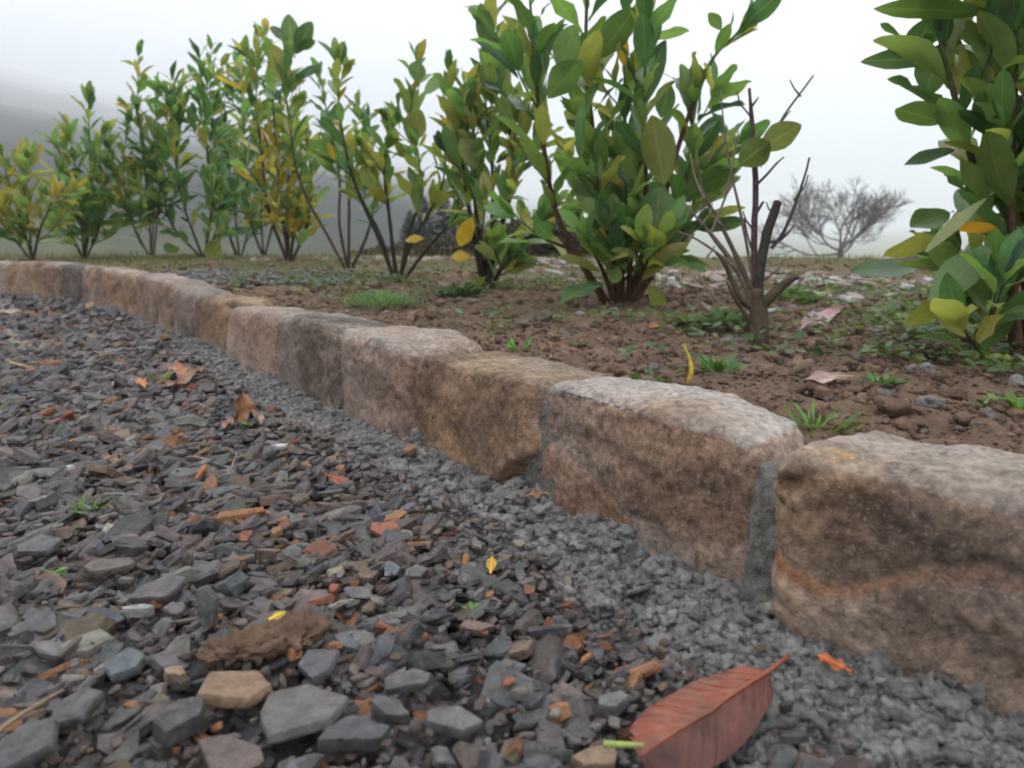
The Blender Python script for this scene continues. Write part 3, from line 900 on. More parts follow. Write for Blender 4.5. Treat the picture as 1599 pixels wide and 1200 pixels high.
# ------------------------------------------------------------------ leaves and stems
def leaf_outline(t):
    """half width along the blade, petiole first"""
    b = np.clip((t - 0.09) / 0.91, 0, 1)
    w = np.sin(np.pi * b ** 1.15) ** 0.72 * (1 - 0.10 * b)
    return np.maximum(np.where(t < 0.09, 0.045, 0), w * 0.5)
LT = np.array([0.0, 0.09, 0.16, 0.27, 0.40, 0.54, 0.68, 0.80, 0.90, 0.96, 1.0])
LU = np.array([-1, -0.5, 0, 0.5, 1.0])
def leaves(B, D, N, L, W, droop, fold, wave, r_, lt=LT, lu=LU, prof=leaf_outline):
    """many leaves at once. B base, D direction, N upper side, L length, W width"""
    n = len(B)
    D = D / np.linalg.norm(D, axis=1)[:, None]
    S = np.cross(D, N); S /= (np.linalg.norm(S, axis=1)[:, None] + 1e-9)
    N = np.cross(S, D)
    t = lt[None, :, None]; u = lu[None, None, :]
    hw = prof(lt)[None, :, None]
    ph = r_.uniform(0, 6.3, (n, 1, 1))
    along = t * L[:, None, None] * (1 - 0.12 * np.abs(droop)[:, None, None] * t) + 0 * u
    across = u * hw * W[:, None, None]
    up = -droop[:, None, None] * L[:, None, None] * t ** 2 + fold[:, None, None] * np.abs(u) * hw * W[:, None, None] \
        + wave[:, None, None] * W[:, None, None] * np.sin(t * 13 + ph + 1.5 * np.sign(u)) * np.abs(u) ** 2 * 0.35 * (hw > 0.06)
    side = 0.06 * L[:, None, None] * np.sin(ph) * t ** 2
    V = B[:, None, None, :] + D[:, None, None, :] * along[..., None] + S[:, None, None, :] * (across + side)[..., None] + N[:, None, None, :] * up[..., None]
    nl, nu = len(lt), len(lu)
    f = grid_faces(nl, nu)
    F = (f[None] + (np.arange(n) * nl * nu)[:, None, None]).reshape(-1, 4)
    uv = np.stack(np.broadcast_arrays((u + 1) / 2 + 0 * t, t + 0 * u), -1).reshape(-1, 2)
    uv = np.tile(uv, (n, 1))
    return V.reshape(-1, 3), F, uv, nl * nu

def tube(pts, rads, ns=7, seed=0, bump=0.0):
    pts = np.asarray(pts, float); rads = np.asarray(rads, float)
    tg = np.gradient(pts, axis=0); tg /= (np.linalg.norm(tg, axis=1)[:, None] + 1e-9)
    ref = np.array([0.31, 0.94, 0.12])
    s = np.cross(tg, ref); s /= (np.linalg.norm(s, axis=1)[:, None] + 1e-9)
    b = np.cross(tg, s)
    a = np.arange(ns) / ns * 2 * np.pi
    V = pts[:, None, :] + rads[:, None, None] * (np.cos(a)[None, :, None] * s[:, None, :] + np.sin(a)[None, :, None] * b[:, None, :])
    V = V.reshape(-1, 3)
    if bump:
        V = V + (V - np.repeat(pts, ns, axis=0)) * (bump * fbm(V + seed, 60, 2, seed))[:, None]
    m = len(pts)
    i = np.arange(ns); i2 = (i + 1) % ns
    F = np.concatenate([np.stack([i, i2, i2 + ns, i + ns], 1) + ns * k for k in range(m - 1)])
    V = np.concatenate([V, pts[-1:] + tg[-1:] * rads[-1] * 0.3])
    cap = np.stack([i + ns * (m - 1), i2 + ns * (m - 1), np.full(ns, m * ns)], 1)
    return V, [F, cap]
def spline(pts, n):
    """Catmull-Rom through the points"""
    p = np.asarray(pts, float)
    p = np.concatenate([[2 * p[0] - p[1]], p, [2 * p[-1] - p[-2]]])
    m = len(p) - 3
    out = []
    for q in np.linspace(0, m - 1e-6, n):
        k = int(q); t = q - k
        a, b, c, d = p[k:k + 4]
        out.append(0.5 * ((2 * b) + (c - a) * t + (2 * a - 5 * b + 4 * c - d) * t * t + (3 * b - a - 3 * c + d) * t ** 3))
    return np.array(out)

GREEN = dict(
    deep=[(0.030, 0.070, 0.022), (0.040, 0.090, 0.028), (0.024, 0.056, 0.024), (0.055, 0.105, 0.030)],
    mid=[(0.055, 0.110, 0.028), (0.075, 0.130, 0.034), (0.042, 0.090, 0.028), (0.095, 0.135, 0.036)],
    olive=[(0.110, 0.130, 0.030), (0.135, 0.145, 0.035), (0.080, 0.115, 0.030), (0.160, 0.150, 0.036)],
    yellow=[(0.175, 0.132, 0.020), (0.195, 0.140, 0.018), (0.145, 0.120, 0.022), (0.125, 0.112, 0.024)],
)
NEW_TIP = (0.085, 0.150, 0.045)
G_LA = 'cherry laurel bushes planted in a row along the bed'
def shrub(label, base_px, stems, mix, leaf_len, dens, twigs, seed, extra=(), r0=0.009, bark=(0.060, 0.045, 0.032), spread=0.16, lat=0.09, Y=None, bare=0.25, tipmix=None, opening=(30, 62)):
    """stems: (bend in depth, [pixels from foot to tip], first leaf 0..1). extra: single leaves (foot px, tip px, width px, depth shift, colour)"""
    rs = np.random.default_rng(seed)
    b0 = on_bed(*base_px) if Y is None else at(*base_px, Y)
    if Y is not None: b0[2] = bz(b0[0], b0[1])
    Y0 = b0[1]
    root = empty('laurel_shrub', tuple(b0), label, 'shrub', G_LA)
    st = Acc(); fo = Acc()
    B, D, N, L, W, Cc = [], [], [], [], [], []
    def pick(f):
        names = list(mix); pr = np.array([mix[k] for k in names], float)
        if tipmix and f > 0.6:
            names = list(tipmix); pr = np.array([tipmix[k] for k in names], float)
        k = names[rs.choice(len(names), p=pr / pr.sum())]
        c = np.array(GREEN[k][rs.integers(0, 4)])
        return c * rs.uniform(0.8, 1.25)
    def put(p, d, n, l, c, w=None):
        B.append(p); D.append(d); N.append(n); L.append(l); W.append(l * (rs.uniform(0.33, 0.46) if w is None else w)); Cc.append(c)
    def dress(c, f0, dens_, scale, lenm):
        """leaves in a spiral along the curve c"""
        seg = np.linalg.norm(np.diff(c, axis=0), axis=1)
        s = np.concatenate([[0], np.cumsum(seg)])
        tot = s[-1]
        q = f0 * tot; az = rs.uniform(0, 6.3)
        while q < tot * 0.985:
            f = q / tot
            i = min(np.searchsorted(s, q), len(c) - 1)
            p = c[i - 1] + (c[i] - c[i - 1]) * ((q - s[i - 1]) / max(seg[i - 1], 1e-6)) if i > 0 else c[0]
            tg = c[min(i + 1, len(c) - 1)] - c[max(i - 1, 0)]; tg /= np.linalg.norm(tg)
            r1 = np.cross(tg, [0.2, 0.9, 0.1]); r1 /= np.linalg.norm(r1); r2 = np.cross(tg, r1)
            rad = math.cos(az) * r1 + math.sin(az) * r2
            op = R(rs.uniform(*opening) - 16 * f)
            d = tg * math.cos(op) + rad * math.sin(op) + np.array([0, 0, 0.10])
            nn = tg * math.sin(op) - rad * math.cos(op) + np.array([0, 0, 0.35]) + rs.normal(0, 0.22, 3)
            l = lenm * scale * rs.uniform(0.50, 1.15) * (1 - 0.35 * max(0, f - 0.75) / 0.25)
            put(p, d, nn, l, pick(f))
            az += 2.4 + rs.normal(0, 0.25)
            q += (0.0155 if f < 0.85 else 0.010) / dens_ * (1.2 if seed < 16 else 1.55) * rs.uniform(0.7, 1.4)
        tg = c[-1] - c[-3]; tg /= np.linalg.norm(tg)
        for k in range(3):
            r1 = rs.normal(size=3); r1 -= tg * (r1 @ tg); r1 /= np.linalg.norm(r1)
            op = R(rs.uniform(8, 30))
            put(c[-1], tg * math.cos(op) + r1 * math.sin(op), tg * math.sin(op) - r1 * math.cos(op), lenm * scale * rs.uniform(0.5, 0.8), pick(1.0))
    for (dy, px, f0) in stems:
        if seed >= 16: f0 = f0 * 0.6
        m = len(px)
        pts = []
        for k, (x, y) in enumerate(px):
            Yk = Y0 + dy * (k / (m - 1)) ** 1.2
            p = at(x, y, Yk)
            if k == 0: p = np.array([b0[0] + 0.6 * (p[0] - b0[0]), b0[1] + rs.normal(0, 0.006), b0[2] - 0.012])
            pts.append(p)
        c = spline(pts, 26)
        ln = np.linalg.norm(np.diff(c, axis=0), axis=1).sum()
        rr0 = r0 * rs.uniform(0.8, 1.1)
        rd = np.linspace(rr0, 0.0022, 26)
        V, F = tube(c, rd, 7, seed, 0.25)
        tt = np.linspace(0, 1, 26)
        bc = np.array(bark)[None] * (1 - smooth01((tt - 0.45) / 0.4))[:, None] + np.array([0.075, 0.105, 0.035])[None] * smooth01((tt - 0.45) / 0.4)[:, None]
        st.add(V, F, np.concatenate([np.repeat(bc, 7, axis=0), bc[-1:]]))
        dress(c, f0, dens, 1.0, leaf_len)
        for k in range(twigs if f0 < 0.8 else 0):
            f = rs.uniform(max(bare if seed < 16 else 0.10, f0 * 0.8), 0.85)
            i = int(f * 25)
            tg = c[min(i + 1, 25)] - c[i - 1]; tg /= np.linalg.norm(tg)
            r1 = rs.normal(size=3) * np.array([1, 0.9, 0.3]); r1 -= tg * (r1 @ tg); r1 /= np.linalg.norm(r1)
            tl = lat * rs.uniform(0.6, 1.5) * (1.15 - 0.5 * f)
            e_ = c[i] + tg * tl * 0.75 + r1 * tl * 0.7 + np.array([0, 0, tl * 0.25])
            tc = spline([c[i], c[i] + (e_ - c[i]) * 0.5 + r1 * tl * 0.08, e_], 10)
            V, F = tube(tc, np.linspace(rd[i] * 0.55, 0.0015, 10), 5)
            st.add(V, F, np.array([0.080, 0.095, 0.038]) * (0.8 if f > 0.5 else 0.6))
            dress(tc, 0.25, dens, 0.92, leaf_len)
    B, D, N, L, W, Cc = map(np.array, (B, D, N, L, W, Cc))
    n = len(B)
    W = W * 1.24; L = L * (1.28 if seed < 16 else 1.5); Cc = Cc * (1.95 if seed < 16 else 2.1) * np.array([0.95, 1.0, 1.35])
    V, F, uv, kk = leaves(B, D, N, L, W, rs.normal(0.10, 0.16, n), rs.uniform(0.05, 0.6, n), rs.uniform(0, 0.4, n), rs)
    fo.add(V, F, np.repeat(Cc, kk, axis=0), uv)
    for (f_, t_, w, ddy, colr) in extra:
        p0 = at(*f_, Y0 + ddy); p1 = at(*t_, Y0 + ddy + rs.uniform(-0.02, 0.02))
        d = p1 - p0; l = np.linalg.norm(d)
        wm = w * (Y0 + ddy) / FPX
        tocam = np.array([0, 0, HC]) - p0; tocam /= np.linalg.norm(tocam)
        nn = tocam * rs.choice([-1, 1]) * 0.8 + np.array([0, 0, 0.8])
        V, F, uv, kk = leaves(p0[None], d[None], nn[None], np.array([l]), np.array([wm * 1.15]), np.array([rs.uniform(0.02, 0.12)]), np.array([0.18]), np.array([0.1]), rs)
        fo.add(V, F, np.array(colr) * 1.5 * np.array([0.97, 1.0, 1.25]), uv)
    inv = np.array(root.location)
    s_ = mesh_obj('stems', np.concatenate(st.V) - inv, [np.concatenate(v) for v in st.F.values()], M_bark, root, np.concatenate(st.c))
    f_ = mesh_obj('foliage', np.concatenate(fo.V) - inv, [np.concatenate(v) for v in fo.F.values()], M_leaf, root, np.concatenate(fo.c), np.concatenate(fo.uv))
    print(label, 'leaves', n, 'Y', round(Y0, 2))
    return root

OL = (0.125, 0.135, 0.032); LG = (0.10, 0.17, 0.05); DG = (0.035, 0.075, 0.028); MG = (0.065, 0.115, 0.032); YE = (0.36, 0.24, 0.02); OR = (0.40, 0.20, 0.02)
shrub('big green laurel cut off by the right photo edge, with one orange leaf', (1592, 562), [
    (0.03, [(1590, 566), (1582, 420), (1580, 250), (1586, 90), (1590, -160)], 0.22),
    (0.10, [(1600, 560), (1560, 400), (1515, 240), (1475, 90), (1440, -60)], 0.35),
    (-0.03, [(1604, 560), (1640, 380), (1680, 200), (1700, -80)], 0.25),
    (0.10, [(1594, 560), (1570, 470), (1530, 420), (1500, 395)], 0.45),
    (0.12, [(1610, 560), (1600, 330), (1560, 120), (1530, -120)], 0.3),
    (0.00, [(1535, 575), (1530, 545), (1524, 515)], 0.5),
    (0.16, [(1620, 560), (1640, 420), (1620, 200), (1610, -100)], 0.3),
  ], dict(deep=2.5, mid=5, olive=4), 0.104, 0.95, 4, 11, opening=(30, 62), extra=[
    ((1490, 100), (1345, 78), 38, 0.08, (0.045, 0.085, 0.04)), ((1570, 22), (1354, 8), 36, 0.04, MG), ((1490, 195), (1393, 168), 44, 0.05, MG),
    ((1500, 232), (1411, 250), 26, 0.06, DG), ((1490, 330), (1420, 350), 46, 0.1, MG), ((1485, 380), (1378, 388), 48, 0.06, OL),
    ((1552, 300), (1438, 388), 20, -0.02, (0.19, 0.22, 0.08)), ((1570, 362), (1486, 352), 26, 0.0, OR), ((1560, 372), (1448, 470), 56, -0.03, LG),
    ((1590, 452), (1450, 478), 46, 0.02, MG), ((1500, 470), (1408, 502), 44, 0.03, OL), ((1445, 418), (1330, 425), 36, 0.35, (0.06, 0.11, 0.05)),
    ((1520, 520), (1545, 585), 30, 0.0, OL), ((1590, 470), (1530, 545), 34, 0.0, MG), ((1596, 300), (1500, 290), 46, 0.03, DG),
    ((1470, 60), (1440, 150), 44, 0.10, MG), ((1460, 20), (1420, 90), 40, 0.12, DG)], r0=0.009, bark=(0.10, 0.055, 0.035), lat=0.085)
shrub('tallest dense laurel in the middle with red brown stems and broad leaves', (962, 474), [
    (-0.05, [(946, 478), (905, 405), (868, 330), (845, 200), (832, 60), (822, -90)], 0.32),
    (0.06, [(958, 478), (945, 350), (925, 200), (915, 50), (925, -120)], 0.30),
    (-0.04, [(985, 470), (1030, 400), (1062, 320), (1080, 220), (1078, 150)], 0.25),
    (0.05, [(995, 472), (985, 320), (975, 160), (985, -60)], 0.25),
    (-0.12, [(1002, 468), (1030, 330), (1072, 190), (1108, 100), (1150, 52)], 0.90),
    (0.12, [(1000, 470), (1050, 380), (1105, 300), (1135, 230)], 0.35),
    (-0.10, [(975, 478), (960, 400), (940, 330), (930, 260)], 0.2),
    (-0.14, [(965, 478), (940, 420), (915, 370)], 0.3),
    (-0.14, [(990, 478), (1005, 420), (1030, 370)], 0.3),
    (0.08, [(975, 476), (970, 400), (960, 310)], 0.25),
    (0.10, [(985, 476), (1010, 400), (1040, 330)], 0.25),
    (-0.06, [(990, 474), (1005, 390), (1010, 300), (1005, 200), (1010, 40)], 0.30),
  ], dict(deep=3, mid=6, olive=3.5, yellow=0.12), 0.122, 0.80, 3, 12, opening=(28, 60), bare=0.14, extra=[
    ((1040, 300), (1018, 180), 50, -0.1, OL), ((1020, 400), (1035, 290), 60, -0.12, MG), ((1080, 360), (1165, 345), 30, 0.0, DG), ((1090, 280), (1160, 245), 36, 0.0, MG),
    ((1070, 260), (1130, 180), 36, 0.0, DG), ((1045, 325), (1155, 250), 40, -0.05, MG), ((1030, 190), (1048, 130), 30, 0.05, DG), ((985, 190), (1040, 62), 36, 0.02, DG),
    ((955, 445), (965, 415), 26, -0.1, (0.16, 0.24, 0.04)), ((1040, 400), (1110, 412), 16, -0.05, MG), ((1010, 440), (1040, 490), 26, -0.12, OL), ((1128, 50), (1108, 18), 18, -0.12, MG), ((1150, 52), (1182, 35), 16, -0.12, OL),
    ((870, 120), (900, 40), 40, -0.1, LG), ((850, 160), (905, 90), 46, -0.08, LG), ((930, 100), (990, 10), 44, 0.0, MG)],
  r0=0.010, bark=(0.105, 0.048, 0.030), lat=0.10)
shrub('thin dark stemmed laurel with two hanging yellow leaves, left of the tallest one', (760, 450), [
    (0.05, [(757, 452), (762, 390), (778, 320), (800, 250), (790, 170), (776, 80), (765, -10)], 0.45),
    (-0.05, [(760, 452), (778, 370), (802, 290), (818, 215), (832, 130)], 0.45),
    (0.05, [(754, 452), (740, 370), (722, 260), (710, 180), (700, 112)], 0.36),
    (-0.05, [(766, 448), (800, 390), (842, 362), (880, 330)], 0.45),
    (0.10, [(758, 450), (768, 350), (768, 260), (760, 180), (755, 110)], 0.40),
    (-0.08, [(770, 452), (780, 425), (800, 400)], 0.3),
    (-0.03, [(756, 452), (750, 380), (740, 300), (742, 230), (735, 170)], 0.36),
  ], dict(mid=5, olive=5, deep=1.5, yellow=0.5), 0.108, 0.85, 4, 13, opening=(25, 58), extra=[
    ((740, 335), (718, 385), 26, -0.08, YE), ((738, 402), (704, 398), 22, -0.08, YE), ((765, 90), (752, 5), 26, 0.03, MG), ((757, 30), (730, 12), 14, 0.02, LG),
    ((770, 170), (762, 85), 32, 0.0, MG), ((830, 250), (800, 215), 30, 0.0, OL), ((745, 270), (725, 210), 30, -0.05, OL), ((760, 430), (735, 450), 18, -0.06, OL)],
  r0=0.0095, bark=(0.032, 0.026, 0.022), lat=0.085)
shrub('open laurel with many slim dark stems fanning from one foot and olive leaves', (620, 438), [
    (0.0, [(618, 440), (588, 365), (555, 290), (537, 220), (528, 150), (535, 118)], 0.50),
    (0.06, [(622, 440), (640, 360), (660, 290), (640, 200), (652, 100)], 0.48),
    (-0.05, [(628, 438), (670, 385), (710, 340), (735, 300)], 0.6),
    (0.08, [(615, 440), (595, 370), (570, 320), (548, 270)], 0.5),
    (-0.06, [(624, 440), (640, 385), (668, 335), (690, 290), (700, 215)], 0.5),
    (0.05, [(620, 440), (608, 340), (600, 260), (610, 200)], 0.5),
  ], dict(mid=3.5, olive=5, deep=1.2, yellow=0.8), 0.104, 0.78, 3, 14, extra=[
    ((665, 372), (632, 374), 16, -0.06, YE), ((648, 130), (655, 95), 26, 0.0, MG), ((660, 150), (692, 118), 22, 0.0, LG), ((520, 290), (492, 312), 18, -0.1, LG), ((640, 230), (655, 170), 34, 0, OL)],
  r0=0.0085, bark=(0.036, 0.030, 0.024), lat=0.08)
shrub('laurel with one long leaning dark stem crossing the yellow bush', (543, 420), [
    (-0.12, [(541, 424), (510, 365), (480, 312), (462, 260), (455, 210), (447, 150), (448, 90)], 0.62),
    (0.04, [(544, 424), (530, 350), (530, 280), (515, 200), (500, 120)], 0.45),
    (0.0, [(548, 424), (572, 370), (585, 310), (580, 240), (560, 170)], 0.45),
    (0.08, [(546, 424), (545, 340), (548, 260), (570, 190)], 0.45),
  ], dict(mid=3.5, olive=5, deep=1, yellow=0.8), 0.106, 0.75, 3, 15, tipmix=dict(mid=4, deep=3, olive=1), extra=[
    ((455, 100), (455, 18), 26, -0.1, MG), ((460, 90), (484, 32), 26, -0.1, DG), ((455, 70), (422, 38), 18, -0.1, DG), ((462, 80), (492, 62), 16, -0.1, DG), ((452, 130), (500, 100), 18, -0.1, DG), ((450, 140), (425, 70), 30, -0.1, OL)],
  r0=0.0085, bark=(0.055, 0.042, 0.030), lat=0.08)
shrub('yellow ochre laurel, the most yellowed bush of the row', (452, 408), [
    (0.0, [(450, 410), (440, 330), (432, 240), (425, 150), (415, 60)], 0.25),
    (0.05, [(453, 410), (462, 340), (470, 260), (465, 180)], 0.25),
    (-0.05, [(448, 410), (420, 330), (410, 250), (400, 150), (405, 70)], 0.30),
    (0.06, [(456, 410), (480, 350), (486, 280), (478, 220)], 0.25),
    (-0.06, [(452, 410), (448, 350), (450, 280), (455, 200)], 0.3),
  ], dict(yellow=12, olive=2, mid=0.3), 0.115, 1.01, 4, 16, opening=(38, 72), tipmix=dict(olive=4, mid=3, yellow=0.8, deep=1), r0=0.010, bark=(0.042, 0.032, 0.024), lat=0.116)
shrub('darkest green bushy laurel, left of the yellow ochre one', (373, 396), [
    (0.0, [(373, 398), (368, 330), (378, 240), (388, 150), (398, 80)], 0.28),
    (0.08, [(370, 398), (345, 320), (335, 230), (328, 150), (330, 80)], 0.28),
    (-0.05, [(376, 398), (395, 330), (405, 260), (400, 180)], 0.28),
    (0.05, [(372, 398), (355, 350), (360, 280), (350, 200), (355, 120)], 0.28),
  ], dict(deep=7, mid=3, olive=1), 0.122, 1.01, 5, 17, opening=(38, 72), r0=0.009, bark=(0.035, 0.028, 0.022), lat=0.145)
shrub('deep green laurel between the darkest bushy one and the pale stemmed one', (318, 392), [
    (0.0, [(318, 396), (330, 320), (322, 220), (318, 150), (312, 95)], 0.25),
    (-0.05, [(315, 396), (290, 330), (275, 260), (282, 190), (270, 130)], 0.25),
    (0.06, [(312, 396), (268, 350), (255, 300), (250, 240)], 0.25),
    (-0.06, [(320, 396), (340, 350), (345, 280)], 0.25),
  ], dict(deep=5, mid=5, olive=1.5), 0.122, 1.01, 5, 18, opening=(38, 72), r0=0.009, bark=(0.038, 0.030, 0.024), lat=0.145, extra=[((345, 370), (325, 410), 30, -0.1, OL), ((280, 385), (258, 392), 24, -0.1, MG)])
shrub('slender laurel with pale stems and a pointed top, left of the deep green one', (235, 398), [
    (0.0, [(238, 402), (232, 320), (222, 230), (215, 160), (216, 92)], 0.30),
    (-0.05, [(234, 402), (205, 345), (185, 290), (172, 235)], 0.55),
    (0.05, [(242, 402), (248, 320), (255, 240), (270, 170), (285, 130)], 0.35),
    (0.0, [(236, 402), (215, 370), (200, 320), (192, 260), (200, 190)], 0.5),
    (0.06, [(240, 402), (240, 330), (238, 260), (245, 160)], 0.35),
  ], dict(mid=5, olive=4, yellow=0.7, deep=1.5), 0.118, 0.91, 4, 19, opening=(38, 72), r0=0.007, bark=(0.10, 0.085, 0.060), lat=0.123)
shrub('mid green round laurel near the left with a thin bare topped shoot', (132, 404), [
    (0.0, [(132, 408), (126, 330), (118, 260), (108, 205)], 0.22),
    (-0.05, [(135, 408), (142, 330), (140, 240), (139, 162)], 0.25),
    (0.05, [(138, 408), (160, 340), (165, 270), (170, 210)], 0.22),
    (0.0, [(130, 408), (105, 350), (92, 290), (98, 230)], 0.22),
    (-0.06, [(134, 408), (135, 360), (130, 300)], 0.22),
  ], dict(mid=6, olive=3, deep=2.5, yellow=0.5), 0.120, 0.95, 5, 20, opening=(38, 72), r0=0.008, bark=(0.042, 0.034, 0.026), lat=0.145)
shrub('yellowish olive laurel at the left edge of the photo behind the far stones', (52, 406), [
    (0.0, [(52, 410), (35, 350), (18, 300), (5, 250)], 0.3),
    (-0.05, [(54, 410), (62, 360), (75, 330), (82, 310)], 0.35),
    (0.05, [(50, 410), (20, 370), (-10, 330), (-25, 290)], 0.3),
    (0.0, [(52, 410), (45, 350), (38, 300), (30, 262)], 0.3),
  ], dict(olive=6, yellow=2, mid=3), 0.118, 0.95, 5, 21, opening=(38, 72), r0=0.008, bark=(0.042, 0.034, 0.026), lat=0.131)

shrub('fresh green laurel squeezed between the darkest bushy one and the yellow ochre one', (412, 398), [
    (0.0, [(412, 400), (408, 330), (415, 250), (420, 170), (430, 110)], 0.3),
    (0.06, [(414, 400), (430, 330), (445, 250), (440, 190)], 0.3),
    (-0.05, [(410, 400), (390, 340), (385, 270), (380, 190), (372, 110)], 0.3),
  ], dict(mid=6, deep=3, olive=2), 0.115, 1.0, 4, 22, opening=(38, 72), r0=0.008, bark=(0.042, 0.034, 0.026), lat=0.14)
# ------------------------------------------------------------------ pruned, almost bare bush
def px_curve(pts, Y, dy, n, base=None):
    out = []
    for k, (x, y) in enumerate(pts):
        out.append(at(x, y, Y + dy * k / max(1, len(pts) - 1)))
    if base is not None: out[0] = base
    return spline(out, n)
pb = on_bed(1186, 538); YP = pb[1]
root = empty('pruned_shrub', tuple(pb), 'nearly leafless pruned bush with sawn dark stump and thin bare twigs', 'shrub')
inv = np.array(root.location)
def limb(name, pts, w0, w1, dy, colr, n=18, cut=False, parent=root, bump=0.3):
    c = px_curve(pts, YP, dy, n)
    rd = np.linspace(w0, w1, n) * 0.42 * YP / FPX
    if cut: rd[-1] *= 0.96
    V, F = tube(c, rd, 9, 5, bump)
    return mesh_obj(name, V - inv, F, M_bark, parent, np.array(colr) * (1 + 0.3 * fbm(V, 50, 3, 4))[:, None])
BK = (0.055, 0.046, 0.040); BR = (0.105, 0.075, 0.052); BG = (0.15, 0.125, 0.10); BP = (0.085, 0.060, 0.058)
limb('trunk', [(1188, 556), (1186, 520), (1183, 478), (1182, 450)], 40, 26, 0.0, BR)
limb('sawn_stump', [(1183, 470), (1187, 420), (1196, 370), (1208, 335), (1215, 314)], 22, 15, -0.01, BK, cut=True)
limb('side_stub', [(1186, 480), (1205, 460), (1225, 444), (1246, 430)], 22, 14, -0.03, BR, cut=True)
for pts, w0, w1, dy, cc in (
    ([(1180, 460), (1178, 380), (1180, 290), (1175, 200), (1170, 138)], 13, 7, 0.02, BP),
    ([(1176, 470), (1150, 420), (1110, 365), (1075, 325)], 13, 5, 0.03, BG),
    ([(1172, 450), (1150, 400), (1125, 350), (1098, 300), (1088, 250)], 11, 5, 0.05, BR),
    ([(1175, 480), (1155, 465), (1140, 430), (1128, 405), (1118, 395)], 13, 6, -0.02, BR),
    ([(1170, 500), (1150, 470), (1135, 440)], 9, 5, -0.03, BR),
    ([(1176, 440), (1160, 350), (1140, 260), (1130, 190), (1125, 140)], 6, 3, 0.08, BG),
    ([(1205, 388), (1225, 360), (1245, 310), (1258, 270), (1264, 246)], 6, 4, 0.0, BP),
    ([(1198, 378), (1215, 376), (1232, 362), (1240, 352)], 6, 4, 0.0, BP),
    ([(1180, 290), (1198, 272), (1212, 256), (1224, 245)], 5, 4, 0.02, BP),
    ([(1181, 250), (1205, 215), (1228, 175), (1250, 145), (1270, 118)], 6, 4, 0.02, BG),
    ([(1110, 365), (1135, 300), (1145, 250), (1153, 205)], 5, 3, 0.05, BG),
    ([(1100, 310), (1085, 275), (1078, 240)], 4, 3, 0.06, BG),
    ([(1178, 400), (1168, 370), (1162, 340)], 4, 3, 0.0, BP),
    ([(1180, 335), (1190, 318), (1193, 315)], 5, 4, 0.0, BP),
    ([(1190, 440), (1215, 420), (1224, 405)], 5, 3, 0.0, BG),
    ([(1150, 420), (1120, 395), (1085, 372), (1060, 362)], 6, 3, 0.04, BG),
    ([(1175, 165), (1182, 155), (1184, 152)], 4, 3, 0.02, BP),
  ):
    limb('twig', pts, w0 * 1.1, w1 * 0.8, dy, cc)
rs = np.random.default_rng(77)
for (x0, y0) in ((1178, 360), (1174, 230), (1171, 180), (1125, 350), (1095, 350), (1135, 300), (1150, 420), (1240, 312), (1250, 150), (1208, 335), (1085, 335), (1105, 400), (1220, 190)):
    sg = rs.choice([-1, 1]); l_ = rs.uniform(16, 42)
    limb('twig', [(x0, y0), (x0 + sg * l_ * 0.4, y0 - l_ * 0.5), (x0 + sg * l_ * rs.uniform(0.5, 0.9), y0 - l_)], 4.0, 2.2, 0.02, BG if x0 < 1160 else BP, n=10)
rs = np.random.default_rng(5)
for (f_, t_, w, cc) in (((1150, 262), (1200, 218), 50, (0.075, 0.115, 0.035)), ((1178, 240), (1249, 190), 44, (0.13, 0.165, 0.06))):
    p0 = at(*f_, YP - 0.02); p1 = at(*t_, YP - 0.03)
    V, F, uv, kk = leaves(p0[None], (p1 - p0)[None], np.array([[0.5, 0.35, 0.5]]), np.array([np.linalg.norm(p1 - p0)]), np.array([w * YP / FPX]), np.array([0.03]), np.array([0.2]), np.array([0.1]), rs)
    mesh_obj('leaf', V - inv, F, M_leaf, root, np.array(cc) * np.ones((len(V), 1)), uv)

# ------------------------------------------------------------------ small plants on the bed
def rosette(label, name, px, n, l, w, spread, colr, cat, seed, droop=0.25, group=None, z=0.0, up=0.5, stuff=False):
    rs = np.random.default_rng(seed)
    c = on_bed(*px)
    c[2] += z
    az = rs.uniform(0, 6.3, n)
    el = rs.uniform(0.1, 1.0, n) * up
    D = np.stack([np.cos(az), np.sin(az), el * 1.6], 1)
    B = c + np.stack([np.cos(az), np.sin(az), 0 * az], 1) * spread * rs.random((n, 1)) ** 0.7
    if cat == 'weed' and n > 100: B[:, 2] += rs.random(n) * 0.035 * (1 - np.hypot(B[:, 0] - c[0], B[:, 1] - c[1]) / spread * 0.7)
    N = np.tile([0, 0, 1.0], (n, 1)) + rs.normal(0, 0.2, (n, 3))
    L = l * rs.uniform(0.6, 1.15, n)
    V, F, uv, kk = leaves(B, D, N, L, L * w, rs.normal(droop, 0.1, n), rs.uniform(0, 0.3, n), np.zeros(n), rs, LT[[0, 1, 3, 5, 7, 9, 10]], np.array([-1, 0, 1.0]))
    cc = np.array(colr) * rs.uniform(0.7, 1.35, (n, 1))
    o = mesh_obj(name, V, F, M_weed, None, np.repeat(cc, kk, axis=0), uv, loc=c)
    return tag(o, label, cat, group)
G_W = 'small weeds growing in the bed'
rosette('pale feathery green weed tuft just behind the edging stones', 'weed_tuft', (592, 482), 420, 0.034, 0.12, 0.085, (0.115, 0.215, 0.090), 'weed', 1, 0.05, G_W, up=1.0)
rosette('dark green low weed clump at the foot of the dark stemmed laurel', 'weed_clump', (718, 462), 200, 0.032, 0.35, 0.06, (0.040, 0.095, 0.040), 'weed', 2, 0.2, G_W, up=0.7)
rosette('bright green weed rosette with narrow leaves on bare soil near the stones', 'weed_rosette', (1120, 584), 34, 0.038, 0.20, 0.012, (0.075, 0.165, 0.050), 'weed', 3, 0.12, G_W, up=0.9)
